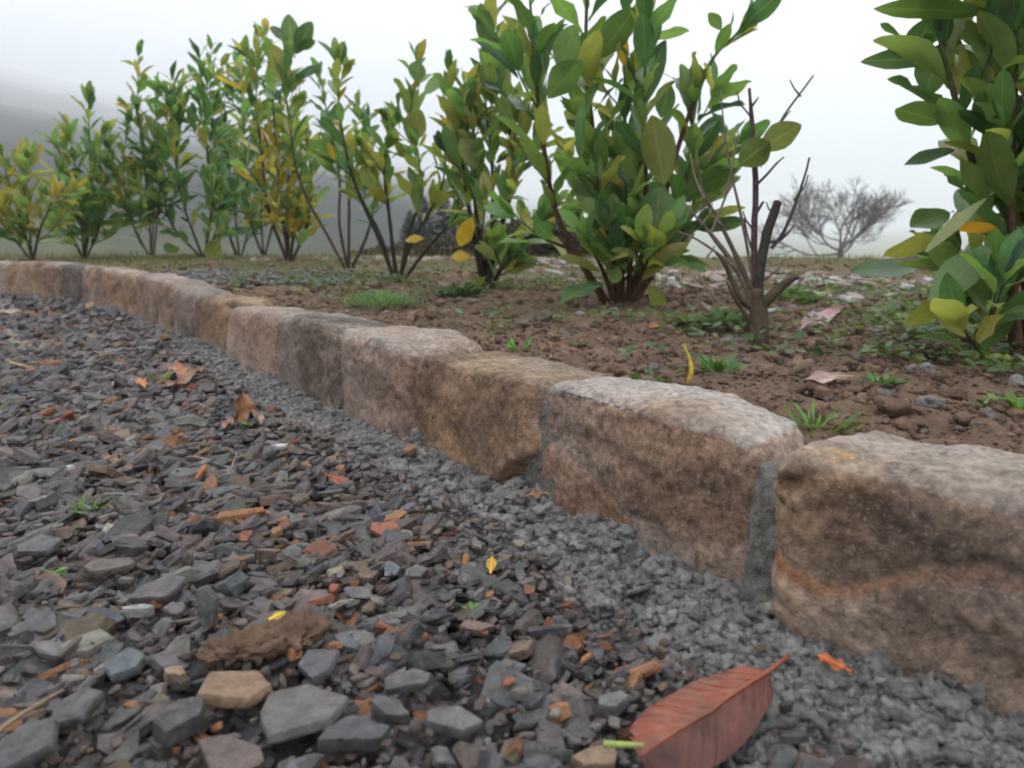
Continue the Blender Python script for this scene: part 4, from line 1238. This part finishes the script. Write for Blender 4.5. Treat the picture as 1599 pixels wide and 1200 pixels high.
rosette('grey green leafy weed left of the pruned bush', 'weed_clump', (1128, 508), 190, 0.026, 0.55, 0.065, (0.085, 0.150, 0.075), 'weed', 4, 0.2, G_W, up=0.7)
rosette('grass like weed behind the gap between the two nearest stones', 'weed_tuft', (1272, 674), 46, 0.032, 0.10, 0.03, (0.10, 0.21, 0.045), 'weed', 5, 0.1, G_W, up=1.0)
rosette('three leaved seedling on the soil behind the golden block', 'seedling', (808, 548), 14, 0.026, 0.25, 0.010, (0.10, 0.21, 0.06), 'weed', 6, 0.1, G_W, up=1.1)
rosette('tiny light green sprout right of the seedling on bare soil', 'seedling', (906, 540), 10, 0.016, 0.45, 0.008, (0.12, 0.24, 0.05), 'weed', 7, 0.1, G_W)
rosette('yellow green sprout in front of the tallest laurel', 'seedling', (935, 518), 7, 0.013, 0.5, 0.006, (0.20, 0.28, 0.04), 'weed', 8, 0.1, G_W)
rosette('low green weed directly behind the long grey topped stone', 'weed_clump', (1025, 590), 26, 0.020, 0.45, 0.03, (0.075, 0.15, 0.05), 'weed', 9, 0.1, G_W)
rosette('small weed right of the cream stone on the right side of the bed', 'weed_rosette', (1375, 600), 26, 0.022, 0.35, 0.012, (0.085, 0.17, 0.05), 'weed', 10, 0.1, G_W, up=0.8)
rosette('bright green clump cut by the right photo edge under the big laurel', 'weed_clump', (1592, 640), 60, 0.022, 0.5, 0.03, (0.10, 0.20, 0.035), 'weed', 11, 0.1, G_W)
rosette('small green weed between the feathery tuft and the tallest laurel', 'weed_clump', (768, 494), 24, 0.018, 0.45, 0.014, (0.085, 0.17, 0.05), 'weed', 12, 0.1, G_W)
rosette('leafy green weed with yellow tinge behind the pruned bush', 'weed_clump', (1240, 470), 160, 0.030, 0.45, 0.075, (0.085, 0.160, 0.055), 'weed', 13, 0.15, G_W, up=0.7)
# ground cover: small round leaves in drifts
rs = np.random.default_rng(31)
Bs = []
for (px, py, sx_, sy_, n) in ((1400, 520, .09, .06, 520), (1480, 495, .12, .08, 560), (1340, 470, .16, .14, 620), (1290, 455, .25, .16, 500), (1440, 450, .3, .2, 600), (1500, 540, .06, .03, 160),
                              (1070, 515, .05, .04, 120), (880, 440, .16, .12, 420), (830, 455, .10, .10, 220), (700, 445, .25, .2, 500), (560, 440, .25, .2, 500), (480, 445, .3, .25, 700), (1530, 460, .2, .2, 520), (650, 470, .14, .10, 420), (1480, 560, .08, .05, 260), (1560, 590, .05, .03, 140), (950, 500, .12, .06, 90), (1200, 520, .12, .06, 260), (1060, 560, .16, .06, 60), (760, 520, .12, .05, 80), (1330, 560, .10, .05, 90)):
    c = on_bed(px, py)
    Bs.append(np.stack([rs.normal(c[0], sx_, n), rs.normal(c[1], sy_, n), np.zeros(n)], 1))
B = np.concatenate(Bs)
B = B[(kerb_d(B) > 0.17)]
B = B[fbm(B, 9, 3, 91) > -0.12]
n = len(B)
B[:, 2] = bed_z(B) + rs.uniform(0.003, 0.026, n)
az = rs.uniform(0, 6.3, n)
D = np.stack([np.cos(az), np.sin(az), rs.uniform(-0.1, 0.7, n)], 1)
L = rs.uniform(0.011, 0.026, n)
V, F, uv, kk = leaves(B, D, np.tile([0, 0, 1.0], (n, 1)) + rs.normal(0, 0.3, (n, 3)), L, L * rs.uniform(0.45, 0.8, n), rs.normal(0.1, 0.1, n), rs.uniform(0, 0.3, n), np.zeros(n), rs, LT[[0, 1, 3, 5, 7, 9, 10]], np.array([-1, 0, 1.0]))
pal = np.array([(0.075, 0.135, 0.050), (0.105, 0.160, 0.085), (0.060, 0.110, 0.040), (0.130, 0.165, 0.050)])
tag(mesh_obj('ground_cover', V, F, M_weed, None, np.repeat(pal[rs.integers(0, 4, n)] * rs.uniform(0.8, 1.2, (n, 1)), kk, axis=0), uv), 'low grey green weeds creeping over the bed', 'ground cover', kind='stuff')
n = 420
y = 0.75 + 3.6 * rs.random(n) ** 1.2
B = np.stack([rs.uniform(-1, 1, n) * (0.72 * y + 0.1), y, np.zeros(n)], 1)
B = B[kerb_d(B) > 0.17]; n = len(B)
B[:, 2] = bed_z(B) + rs.uniform(0.006, 0.013, n)
az = rs.uniform(0, 6.3, n)
D = np.stack([np.cos(az), np.sin(az), rs.uniform(-0.15, 0.3, n)], 1)
L = rs.uniform(0.008, 0.030, n)
V, F, uv, kk = leaves(B, D, np.tile([0, 0, 1.0], (n, 1)) + rs.normal(0, 0.3, (n, 3)), L, L * rs.uniform(0.25, 0.5, n), rs.normal(0.1, 0.25, n), rs.uniform(0, 0.7, n), rs.uniform(0, 0.8, n), rs)
pal = np.array([(0.16, 0.095, 0.06), (0.22, 0.15, 0.10), (0.11, 0.07, 0.05), (0.28, 0.20, 0.14), (0.20, 0.10, 0.05)])
tag(mesh_obj('leaf_litter', V, F, M_dead, None, np.repeat(pal[rs.integers(0, 5, n)] * rs.uniform(0.7, 1.2, (n, 1)), kk, axis=0), uv), 'scraps of dead brown leaves littering the soil', 'leaf litter', kind='stuff')
# thin grass in the back of the bed and on its rim
n = 9000
y = 2.2 + 3.6 * rs.random(n) ** 0.8
B = np.stack([rs.uniform(-1, 1, n) * (0.75 * y + 0.2), y, np.zeros(n)], 1)
B = B[(kerb_d(B) > 0.17)]
B = B[fbm(B, 2.2, 4, 92) + 0.10 * (B[:, 1] - 3.2) > 0.02]
n = len(B)
B[:, 2] = bed_z(B)
az = rs.uniform(0, 6.3, n)
D = np.stack([np.cos(az) * 0.5, np.sin(az) * 0.5, rs.uniform(0.4, 1.2, n)], 1)
L = rs.uniform(0.02, 0.060, n)
V, F, uv, kk = leaves(B, D, np.stack([np.cos(az), np.sin(az), 0 * az + 0.5], 1), L, np.full(n, 0.004), rs.normal(0.25, 0.15, n), np.zeros(n), np.zeros(n), rs, LT[[0, 3, 6, 10]], np.array([-1, 1.0]), lambda t: 0.5 * (1 - t) + 0.02)
pal = np.array([(0.085, 0.125, 0.035), (0.120, 0.140, 0.045), (0.065, 0.100, 0.030), (0.170, 0.150, 0.070)])
tag(mesh_obj('grass', V, F, M_weed, None, np.repeat(pal[rs.integers(0, 4, n)] * rs.uniform(0.8, 1.2, (n, 1)), kk, axis=0), uv), 'thin short grass between the laurels', 'grass', kind='stuff')

# plants on the drive
def drive_tuft(label, name, px, n, l, w, spread, colr, seed, zz=0.012):
    rs = np.random.default_rng(seed)
    c = on(*px, zz)
    az = rs.uniform(0, 6.3, n)
    D = np.stack([np.cos(az), np.sin(az), rs.uniform(0.2, 1.0, n)], 1)
    B = c + np.stack([rs.normal(0, spread, n), rs.normal(0, spread * 0.6, n), np.zeros(n)], 1)
    L = l * rs.uniform(0.6, 1.2, n)
    V, F, uv, kk = leaves(B, D, np.tile([0, 0, 1.0], (n, 1)) + rs.normal(0, 0.2, (n, 3)), L, L * w, rs.normal(0.2, 0.1, n), np.full(n, 0.1), np.zeros(n), rs, LT[[0, 1, 3, 5, 7, 9, 10]], np.array([-1, 0, 1.0]))
    o = mesh_obj(name, V, F, M_weed, None, np.repeat(np.array(colr) * rs.uniform(0.75, 1.3, (n, 1)), kk, axis=0), uv, loc=c)
    return tag(o, label, 'weed', 'weeds sprouting from the gravel')
drive_tuft('small tuft of grass seedlings growing in the slate at the left', 'grass_tuft', (140, 795), 26, 0.022, 0.13, 0.011, (0.12, 0.22, 0.06), 41)
drive_tuft('grass clump in front of the farthest stones at the left edge', 'grass_tuft', (2, 455), 120, 0.075, 0.08, 0.05, (0.10, 0.155, 0.05), 42, 0.0)
drive_tuft('lone clover green leaf on the slate left of the whitish pebble', 'seedling', (80, 897), 3, 0.016, 0.6, 0.003, (0.14, 0.28, 0.08), 43, 0.022)
drive_tuft('tiny green sprout in the slate right of the salmon flat stone', 'seedling', (735, 952), 5, 0.010, 0.4, 0.003, (0.10, 0.20, 0.05), 44, 0.018)
drive_tuft('yellow green sprout beside the upright curled brown leaf', 'seedling', (392, 664), 5, 0.016, 0.5, 0.006, (0.22, 0.30, 0.04), 45, 0.015)
drive_tuft('yellow green sprout among the heap of brown leaves', 'seedling', (253, 592), 6, 0.022, 0.5, 0.006, (0.22, 0.28, 0.04), 46, 0.015)

# ------------------------------------------------------------------ fallen leaves, twigs, soil lump
def fallen(label, foot, tip, wpx, colr, z0, z1, nrm, seed, prof=leaf_outline, droop=0.05, fold=0.2, wave=0.3, group='dead leaves lying about', name='fallen_leaf', fine=False, stalk=None, split=None, zf=None):
    rs = np.random.default_rng(seed)
    f = on if zf is None else (lambda x, y, z: on_bed(x, y) + np.array([0, 0, z]))
    p0 = f(*foot, z0); p1 = f(*tip, z1)
    d = p1 - p0; L = np.linalg.norm(d)
    dist = np.linalg.norm(0.5 * (p0 + p1) - np.array([0, 0, HC]))
    W = wpx * dist / FPX
    lt = np.linspace(0, 1, 150) if fine else LT
    lu = np.linspace(-1, 1, 41) if fine else LU
    V, F, uv, kk = leaves(p0[None], d[None], np.array([nrm], float), np.array([L]), np.array([W]), np.array([droop]), np.array([fold]), np.array([wave]), rs, lt, lu, prof)
    vein = np.zeros(len(V))
    if fine:
        ph_ = uv[:, 1] * 11 - np.abs(uv[:, 0] - 0.5) * 2 * 1.9
        ph_ = ph_ + 0.35 * fbm(V, 30, 2, 3)
        vein = np.clip(np.sin(2 * np.pi * ph_) - 0.7, 0, 1) / 0.3 * np.clip(0.5 + 1.2 * fbm(V, 45, 2, 12), 0, 1) * np.clip(np.abs(uv[:, 0] - 0.5) * 8, 0, 1)
        V[:, 2] += -0.0007 * vein + 0.0030 * fbm(V, 35, 3, seed) + 0.0002 * np.sin(2 * np.pi * ph_)
    col = np.array(colr) * (1 + 0.3 * fbm(V, 60, 3, seed))[:, None]
    if split is not None:
        a = smooth01((uv[:, 0] - 0.40) / 0.2)[:, None]
        col = np.array(colr) * (1 - a) + np.array(split) * a
        col = col * (1 + 0.25 * fbm(V, 50, 3, seed))[:, None]
    col = col * (1 - 0.45 * vein)[:, None]
    cen = p0
    root = empty(name, tuple(cen), label, 'leaf', group)
    mesh_obj('blade', V - cen, F, M_dead, root, np.clip(col, 0.01, 0.9), uv)
    nl, nu = len(lt), len(lu)
    mid = V.reshape(nl, nu, 3)[:, nu // 2]
    up = np.array(nrm, float); up /= np.linalg.norm(up)
    pts = mid + up * 0.0004
    if stalk is not None:
        q = on(*stalk, z0 + 0.008)
        pts = np.concatenate([[q, 0.5 * (q + pts[0])], pts[1:]])
    pts = spline(pts, 30)
    w0 = 0.0015 if fine else 0.0011
    V2, F2 = tube(pts, np.linspace(w0, w0 * 0.3, 30), 7)
    mesh_obj('midrib', V2 - cen, F2, M_dead, root, np.array(colr) * np.array([2.1, 1.7, 1.2]) * np.ones((len(V2), 1)))
    return root
def torn_outline(t):
    """a broad blade whose end has been torn off"""
    b = np.clip((t - 0.05) / 0.95, 0, 1)
    w = np.sin(np.pi * (0.06 + 0.72 * b ** 0.9)) ** 0.8
    jag = np.where(t > 0.90, 1 - ((t - 0.90) / 0.10) * (0.75 + 0.35 * np.sin(t * 190)), 1.0)
    return 0.5 * np.maximum(np.clip(b * 14, 0, 1) * w * np.clip(jag, 0.02, 1), 0.012)
big = fallen('large wet red brown leaf lying on crumbled concrete at the bottom', (1214, 1040), (995, 1176), 112, (0.092, 0.030, 0.021), 0.032, 0.022, (0.10, -0.42, 1.0), 51, prof=torn_outline, droop=0.02, fold=-0.36, wave=0.06, fine=True, stalk=(1234, 1022), split=(0.150, 0.032, 0.009))  # sky reflection painted into the lower half as a mauve tone
fallen('upright curled brown leaf standing on edge in the drive', (372, 662), (382, 612), 30, (0.30, 0.145, 0.075), 0.008, 0.055, (0.8, -0.8, 0.2), 52, droop=0.02, fold=0.75, wave=0.5)
fallen('small yellow leaf lying on the grey concrete crumbs', (766, 896), (768, 868), 17, (0.46, 0.30, 0.04), 0.026, 0.036, (0, -0.6, 1), 53)
fallen('rust red scrap of leaf trapped under the nearest stone', (1330, 1050), (1275, 1022), 20, (0.30, 0.090, 0.035), 0.026, 0.026, (0, -0.5, 1), 54, wave=0.8)
fallen('brown curled leaf at the gap below the golden block', (855, 770), (820, 772), 16, (0.22, 0.115, 0.06), 0.024, 0.024, (0, -0.5, 1), 55, wave=0.8)
fallen('purple brown wilted leaf on the soil right of the pruned bush', (1320, 492), (1235, 516), 30, (0.23, 0.125, 0.115), 0.022, 0.010, (0.1, -0.5, 1), 56, zf=1, wave=0.5)
fallen('orange leaf lying on the dark gravel spilled behind the curve', (410, 438), (432, 437), 12, (0.46, 0.17, 0.06), 0.012, 0.012, (0, -0.5, 1), 57, zf=1)
fallen('orange scrap of leaf at the foot of the darkest far block', (104, 464), (112, 452), 8, (0.42, 0.17, 0.05), 0.004, 0.03, (0, -1, 0.4), 58)
fallen('pale brown leaf at the foot of the far wall right of the orange scrap', (132, 480), (148, 472), 10, (0.34, 0.19, 0.10), 0.004, 0.02, (0, -1, 0.4), 59)
fallen('cream dry leaf standing out on the soil behind the curve of stones', (448, 412), (452, 404), 8, (0.45, 0.38, 0.28), 0.004, 0.02, (0, -1, 0.4), 60, zf=1)
fallen('dark rusty leaf on soil near the grey green weed', (1045, 512), (1010, 515), 12, (0.26, 0.11, 0.05), 0.008, 0.008, (0, -0.5, 1), 61, zf=1, wave=0.6)
fallen('pale grey brown dead leaf lying on the soil of the right side', (1330, 602), (1255, 598), 26, (0.26, 0.19, 0.165), 0.012, 0.008, (0, -0.5, 1), 62, zf=1, wave=0.4)
fallen('yellow green scrap on top of the brown soil lump', (420, 968), (446, 955), 14, (0.42, 0.34, 0.05), 0.045, 0.048, (0, -0.5, 1), 63)
fallen('dark red leaf piece under the blue flake group of slate', (510, 742), (540, 752), 18, (0.23, 0.075, 0.040), 0.022, 0.020, (0, -0.5, 1), 64, wave=0.6)
fallen('purplish folded leaf on the drive near the left photo edge', (45, 486), (-10, 484), 10, (0.24, 0.16, 0.15), 0.02, 0.02, (0, -0.6, 1), 65, wave=0.4)
G_H = 'brown leaves heaped below the rounded pinkish block'
for k, (f_, t_, w, cc, lb) in enumerate((
    ((300, 588), (262, 570), 22, (0.27, 0.11, 0.05), 'topmost rust brown leaf of the heap below the rounded pinkish block'),
    ((318, 572), (288, 592), 20, (0.20, 0.10, 0.06), 'dark brown leaf at the right end of the leaf heap'),
    ((228, 606), (216, 588), 14, (0.36, 0.15, 0.05), 'orange leaf at the left end of the leaf heap'),
    ((285, 602), (250, 596), 16, (0.23, 0.12, 0.07), 'lowest dull brown leaf of the heap'))):
    fallen(lb, f_, t_, w, cc, 0.018, 0.034, (0.2, -0.6, 1), 70 + k, wave=0.7, fold=0.4, group=G_H)
for k, (f_, t_, w, cc, lb) in enumerate((
    ((365, 652), (345, 664), 16, (0.22, 0.10, 0.06), 'brown leaf scrap lying left of the upright curled leaf'),
    ((395, 640), (412, 655), 14, (0.20, 0.11, 0.08), 'dull brown scrap right of the upright curled leaf'))):
    fallen(lb, f_, t_, w, cc, 0.014, 0.022, (0.1, -0.5, 1), 80 + k, wave=0.6)
def twig_thing(label, pts, r0, colr, seed, name='twig', cat='twig'):
    c = spline(pts, 20)
    V, F = tube(c, np.linspace(r0, r0 * 0.5, 20), 7, seed, 0.3)
    return tag(mesh_obj(name, V, F, M_bark, None, np.array(colr) * (1 + 0.2 * fbm(V, 80, 2, seed))[:, None], loc=c[0]), label, cat)
twig_thing('pale brown twig lying on slate in the bottom left corner', [on(-15, 1150, 0.030), on(30, 1118, 0.034), on(65, 1096, 0.034), on(98, 1078, 0.032)], 0.0017, (0.27, 0.185, 0.12), 1)
twig_thing('thin straw coloured stalk sticking up from the slate left of centre', [on(356, 748, 0.012), at(362, 728, on(356, 748, 0.012)[1] + 0.005), at(370, 708, on(356, 748, 0.012)[1] + 0.012)], 0.0012, (0.46, 0.36, 0.25), 2, 'straw', 'straw')
twig_thing('lime green stalk piece beside the large red brown leaf', [on(944, 1162, 0.028), on(975, 1163, 0.030), on(1004, 1164, 0.028)], 0.0021, (0.30, 0.36, 0.11), 3, 'stalk', 'stalk')
b_ = on_bed(1068, 606)
twig_thing('bent yellow stem rising from the soil beside the bright weed rosette', [b_, at(1079, 585, b_[1]), at(1077, 560, b_[1] + 0.01), at(1066, 538, b_[1] + 0.02)], 0.0034, (0.40, 0.30, 0.05), 4, 'yellow_stem', 'stem')
b_ = on(20, 570, 0.015)
twig_thing('short yellow straw lying on the drive far left', [on(16, 566, 0.02), on(44, 573, 0.02)], 0.004, (0.38, 0.30, 0.15), 6, 'straw', 'straw')
# soil lump with fibres
cs = on(420, 1000, 0.018)
p, F = cube_grid(44, 30, 20)
q = superq(p, 2.6)
V = q * np.array([0.046, 0.019, 0.008])
V = V + q * (0.012 * fbm(V, 55, 4, 6) + 0.006 * fbm(V, 200, 3, 8))[:, None]
a_ = R(30)
V = V @ np.array([[math.cos(a_), math.sin(a_), 0], [-math.sin(a_), math.cos(a_), 0], [0, 0, 1]])
tag(mesh_obj('soil_lump', V, F, M_soil, None, np.array([0.175, 0.112, 0.078]) * (1 + 0.3 * fbm(V, 120, 3, 9))[:, None], loc=None), 'crumbly brown soil lump lying on slate above the large tan stone', 'soil lump').location = tuple(cs)
# white flecks on the drive
for k, (px, py, w, lb) in enumerate(((437, 697, 34, 'white shell like chip right of the straw on the drive'), (110, 730, 16, 'small white chip on the drive far left'), (548, 992, 12, 'tiny white round chip near the soil lump'))):
    p = on(px, py, 0.022)
    rx = 0.36 * w * np.linalg.norm(p - np.array([0, 0, HC])) / FPX
    lump(p, rx, rx * 0.5, 0.0025, (12, 6, 15), (0.45, 0.45, 0.44), 'white_chip', lb, 'stone', 'white chips on the drive', M_slate, 500 + k)

# ------------------------------------------------------------------ beyond the bed: bare tree, conifers, dark brush, boulder, misty wood
def grow(acc, p, d, L, r, depth, rs, colr, curl=0.25):
    m = 7
    pts = [p]; dd = d.copy()
    for k in range(m):
        dd = dd + rs.normal(0, curl * 0.4, 3) + np.array([0, 0, 0.05])
        dd /= np.linalg.norm(dd)
        pts.append(pts[-1] + dd * L / m)
    pts = np.array(pts)
    V, F = tube(pts, np.linspace(r, r * 0.55, m + 1), 5 if depth > 1 else 7)
    acc.add(V, F, np.array(colr))
    if depth >= 7 or r < 0.0017: return
    nb = rs.integers(2, 5) if depth > 0 else 6
    for k in range(nb):
        i = rs.integers(2, m + 1) if k else m
        tg = pts[i] - pts[i - 1]; tg /= np.linalg.norm(tg)
        r1 = rs.normal(size=3); r1 -= tg * (r1 @ tg); r1 /= np.linalg.norm(r1)
        op = R(rs.uniform(22, 58)) if k else R(rs.uniform(5, 20))
        nd = tg * math.cos(op) + r1 * math.sin(op)
        nd[2] = nd[2] * 0.75 + 0.03
        grow(acc, pts[i], nd, L * rs.uniform(0.62, 0.82), r * (0.62 if k else 0.76), depth + 1, rs, colr, curl)
rs = np.random.default_rng(8)
YT = 12.0
tb = at(1312, 470, YT); tb[2] = float(terrain_z(tb[None])[0])
tp = at(1312, 388, YT)
root = empty('bare_tree', tuple(tb), 'leafless wide crowned tree standing in mist beyond the bed', 'tree')
tr = Acc(); cr_ = Acc()
V, F = tube(spline([tb, 0.5 * (tb + tp) + np.array([0.05, 0, 0]), tp], 12), np.linspace(0.060, 0.040, 12), 9)
tr.add(V, F, np.array([0.11, 0.10, 0.105]))
for dv, L in (((-0.85, 0.1, 0.50), 0.76), ((0.9, -0.1, 0.45), 0.74), ((0.1, 0.3, 1.0), 0.66), ((-0.3, -0.4, 0.9), 0.62), ((0.45, 0.4, 0.8), 0.60), ((-0.95, 0.3, 0.22), 0.74), ((0.95, 0.3, 0.18), 0.70)):
    dv = np.array(dv); grow(cr_, tp - np.array([0, 0, rs.uniform(0, 0.12)]), dv / np.linalg.norm(dv), L * 0.62, 0.020, 1, rs, (0.19, 0.172, 0.18))  # twig colour paled so the fade of the mist is painted in
iv = np.array(root.location)
mesh_obj('trunk', np.concatenate(tr.V) - iv, [np.concatenate(v) for v in tr.F.values()], M_bark, root, np.concatenate(tr.c))
mesh_obj('crown', np.concatenate(cr_.V) - iv, [np.concatenate(v) for v in cr_.F.values()], M_bark, root, np.concatenate(cr_.c))

def leafy_mass(name, cen, ext, n, l, pal, seed, mat=M_weed):
    rs = np.random.default_rng(seed)
    B = rs.normal(size=(n, 3)); B /= np.linalg.norm(B, axis=1)[:, None]
    B = B * (rs.random((n, 1)) ** 0.45)
    B = B * np.array(ext) + np.array(cen)
    B += np.array(ext) * 0.35 * np.stack([fbm(B, 2.0 / max(ext), 2, seed + k) for k in range(3)], 1)
    D = rs.normal(size=(n, 3)); D[:, 2] = np.abs(D[:, 2]) + 0.3
    L = l * rs.uniform(0.6, 1.3, n)
    V, F, uv, kk = leaves(B, D, rs.normal(size=(n, 3)) + np.array([0, 0, 1]), L, L * 0.45, np.zeros(n), np.zeros(n), np.zeros(n), rs, LT[[0, 3, 6, 10]], np.array([-1, 0, 1.0]))
    pal = np.array(pal)
    return V, F, np.repeat(pal[rs.integers(0, len(pal), n)] * rs.uniform(0.7, 1.3, (n, 1)), kk, axis=0), uv
acc = Acc()
DKB = [(0.040, 0.036, 0.022), (0.055, 0.048, 0.026), (0.035, 0.045, 0.022), (0.070, 0.055, 0.030)]
for (px, py, Yb, ex, n) in ((860, 372, 7.6, (0.50, 0.35, 0.20), 1500), (800, 380, 7.9, (0.45, 0.35, 0.17), 1300), (720, 392, 8.2, (0.5, 0.4, 0.13), 1100), (930, 388, 7.4, (0.35, 0.3, 0.13), 800), (620, 402, 8.6, (0.6, 0.4, 0.10), 900)):
    c = at(px, py, Yb)
    acc.add(*leafy_mass('x', c, ex, n, 0.075, DKB, int(px)))
    for k in range(4):                     # the mass reaches down to the slope
        c2 = c - np.array([0, 0, ex[2] * 0.9 * (k + 1)])
        acc.add(*leafy_mass('x', c2, ex, n // 3, 0.085, DKB, int(px) + k + 1))
tag(acc.build('undergrowth', M_weed), 'dark brown scrub on the slope behind the row of laurels', 'undergrowth', kind='stuff')
acc = Acc()
for (px, py, Yb, ex, n) in ((1240, 418, 5.7, (0.30, 0.2, 0.05), 420), (1150, 418, 5.6, (0.28, 0.2, 0.045), 380), (1330, 420, 5.5, (0.3, 0.2, 0.05), 420), (1430, 424, 5.3, (0.2, 0.2, 0.05), 260)):
    acc.add(*leafy_mass('x', at(px, py + 14, Yb), ex, n, 0.055, [(0.075, 0.12, 0.045), (0.11, 0.14, 0.045), (0.17, 0.17, 0.05)], int(px)))
tag(acc.build('rim_weeds', M_weed), 'yellow green weeds along the far rim of the bed', 'weeds', kind='stuff')

def conifer(label, px, py_top, Yc, w, seed):
    rs = np.random.default_rng(seed)
    top = at(px, py_top, Yc)
    g0 = np.array([top[0], top[1], float(terrain_z(top[None])[0])])
    h = top[2] - g0[2]
    root = empty('conifer', tuple(g0), label, 'tree', 'conifers in the mist behind the bed')
    V, F = tube(np.stack([[0, 0, -0.1], [0, 0, h * 0.5], [0, 0, h * 0.97]]), [w * 0.10, w * 0.06, w * 0.01], 8)
    mesh_obj('trunk', V, F, M_bark, root, np.array([0.05, 0.04, 0.03]) * np.ones((len(V), 1)))
    n = 2600
    f = rs.random(n) ** 0.7
    az = rs.uniform(0, 6.3, n)
    whorl = np.clip(f + 0.02 * rs.normal(size=n), 0, 1)
    rad = w * (1 - whorl) * rs.random(n) ** 0.5 * (0.75 + 0.35 * np.sin(az * 3 + seed + f * 30))
    B = np.stack([np.cos(az) * rad, np.sin(az) * rad, h * (0.08 + 0.92 * whorl) - rad * 0.25], 1)
    D = np.stack([np.cos(az), np.sin(az), rs.uniform(-0.2, 0.7, n)], 1)
    L = w * 0.38 * rs.uniform(0.6, 1.2, n) * (1.15 - whorl)
    V, F, uv, kk = leaves(B, D, np.tile([0, 0, 1.0], (n, 1)) + rs.normal(0, .3, (n, 3)), L + 0.03, L * 0.35, np.full(n, 0.15), np.zeros(n), np.zeros(n), rs, LT[[0, 3, 6, 10]], np.array([-1, 0, 1.0]))
    mesh_obj('crown', V, F, M_farwood, root, np.array([0.022, 0.035, 0.024]) * np.repeat(rs.uniform(0.7, 1.4, (n, 1)), kk, axis=0), uv)
for k, (px, py, Yc, w, lb) in enumerate(((692, 290, 16, 0.67, 'tallest misty conifer seen between two laurels'), (662, 308, 17, 0.67, 'conifer just left of the tallest misty one'), (716, 318, 17, 0.64, 'conifer just right of the tallest misty one'),
                                        (640, 330, 18, 0.72, 'leftmost low conifer behind the olive laurel'), (748, 326, 18, 0.72, 'low conifer behind the dark stemmed laurel'))):
    conifer(lb, px, py, Yc, w, 900 + k)
# grey boulder right of the tree
cb = at(1462, 432, 3.6); cb[2] = bz(cb[0], cb[1]) + 0.03
p, F = cube_grid(30, 24, 20)
q = superq(p, 5)
V = q * np.array([0.14, 0.09, 0.07]); V = V + q * (0.02 * fbm(V, 9, 4, 77))[:, None]
tag(mesh_obj('boulder', V, F, M_stone, None, np.array([0.16, 0.155, 0.16]) * (1 + 0.25 * fbm(V, 30, 3, 78))[:, None]), 'grey boulder on the far rim, half hidden by the big right laurel', 'boulder').location = tuple(cb)

# ------------------------------------------------------------------ haze: one closed box of even mist
def box(name, x0, x1, y0, y1, z0, z1, mat):
    V = np.array([[x, y, z] for x in (x0, x1) for y in (y0, y1) for z in (z0, z1)], float)
    F = np.array([[0, 1, 3, 2], [4, 6, 7, 5], [0, 4, 5, 1], [2, 3, 7, 6], [0, 2, 6, 4], [1, 5, 7, 3]])
    return mesh_obj(name, V, F, mat, smooth=False)
mh = bpy.data.materials.new('mist')
mh.use_nodes = True
n_ = mh.node_tree.nodes
n_.remove(n_['Principled BSDF'])
pv = n_.new('ShaderNodeVolumePrincipled')
pv.inputs['Color'].default_value = (0.925, 0.955, 1.0, 1)
pv.inputs['Density'].default_value = 0.0026
pv.inputs['Anisotropy'].default_value = 0.2
mh.node_tree.links.new(pv.outputs[0], n_['Material Output'].inputs['Volume'])
zmin = float(min(v.co.z for v in bpy.data.objects['terrain'].data.vertices)); zmax = float(max(v.co.z for v in bpy.data.objects['terrain'].data.vertices))
hz = box('haze', -2400, 2400, -2400, 2400, zmin - 1.0, zmax + 6.0, mh)
tag(hz, 'pale mist filling the valley', 'mist', kind='stuff')
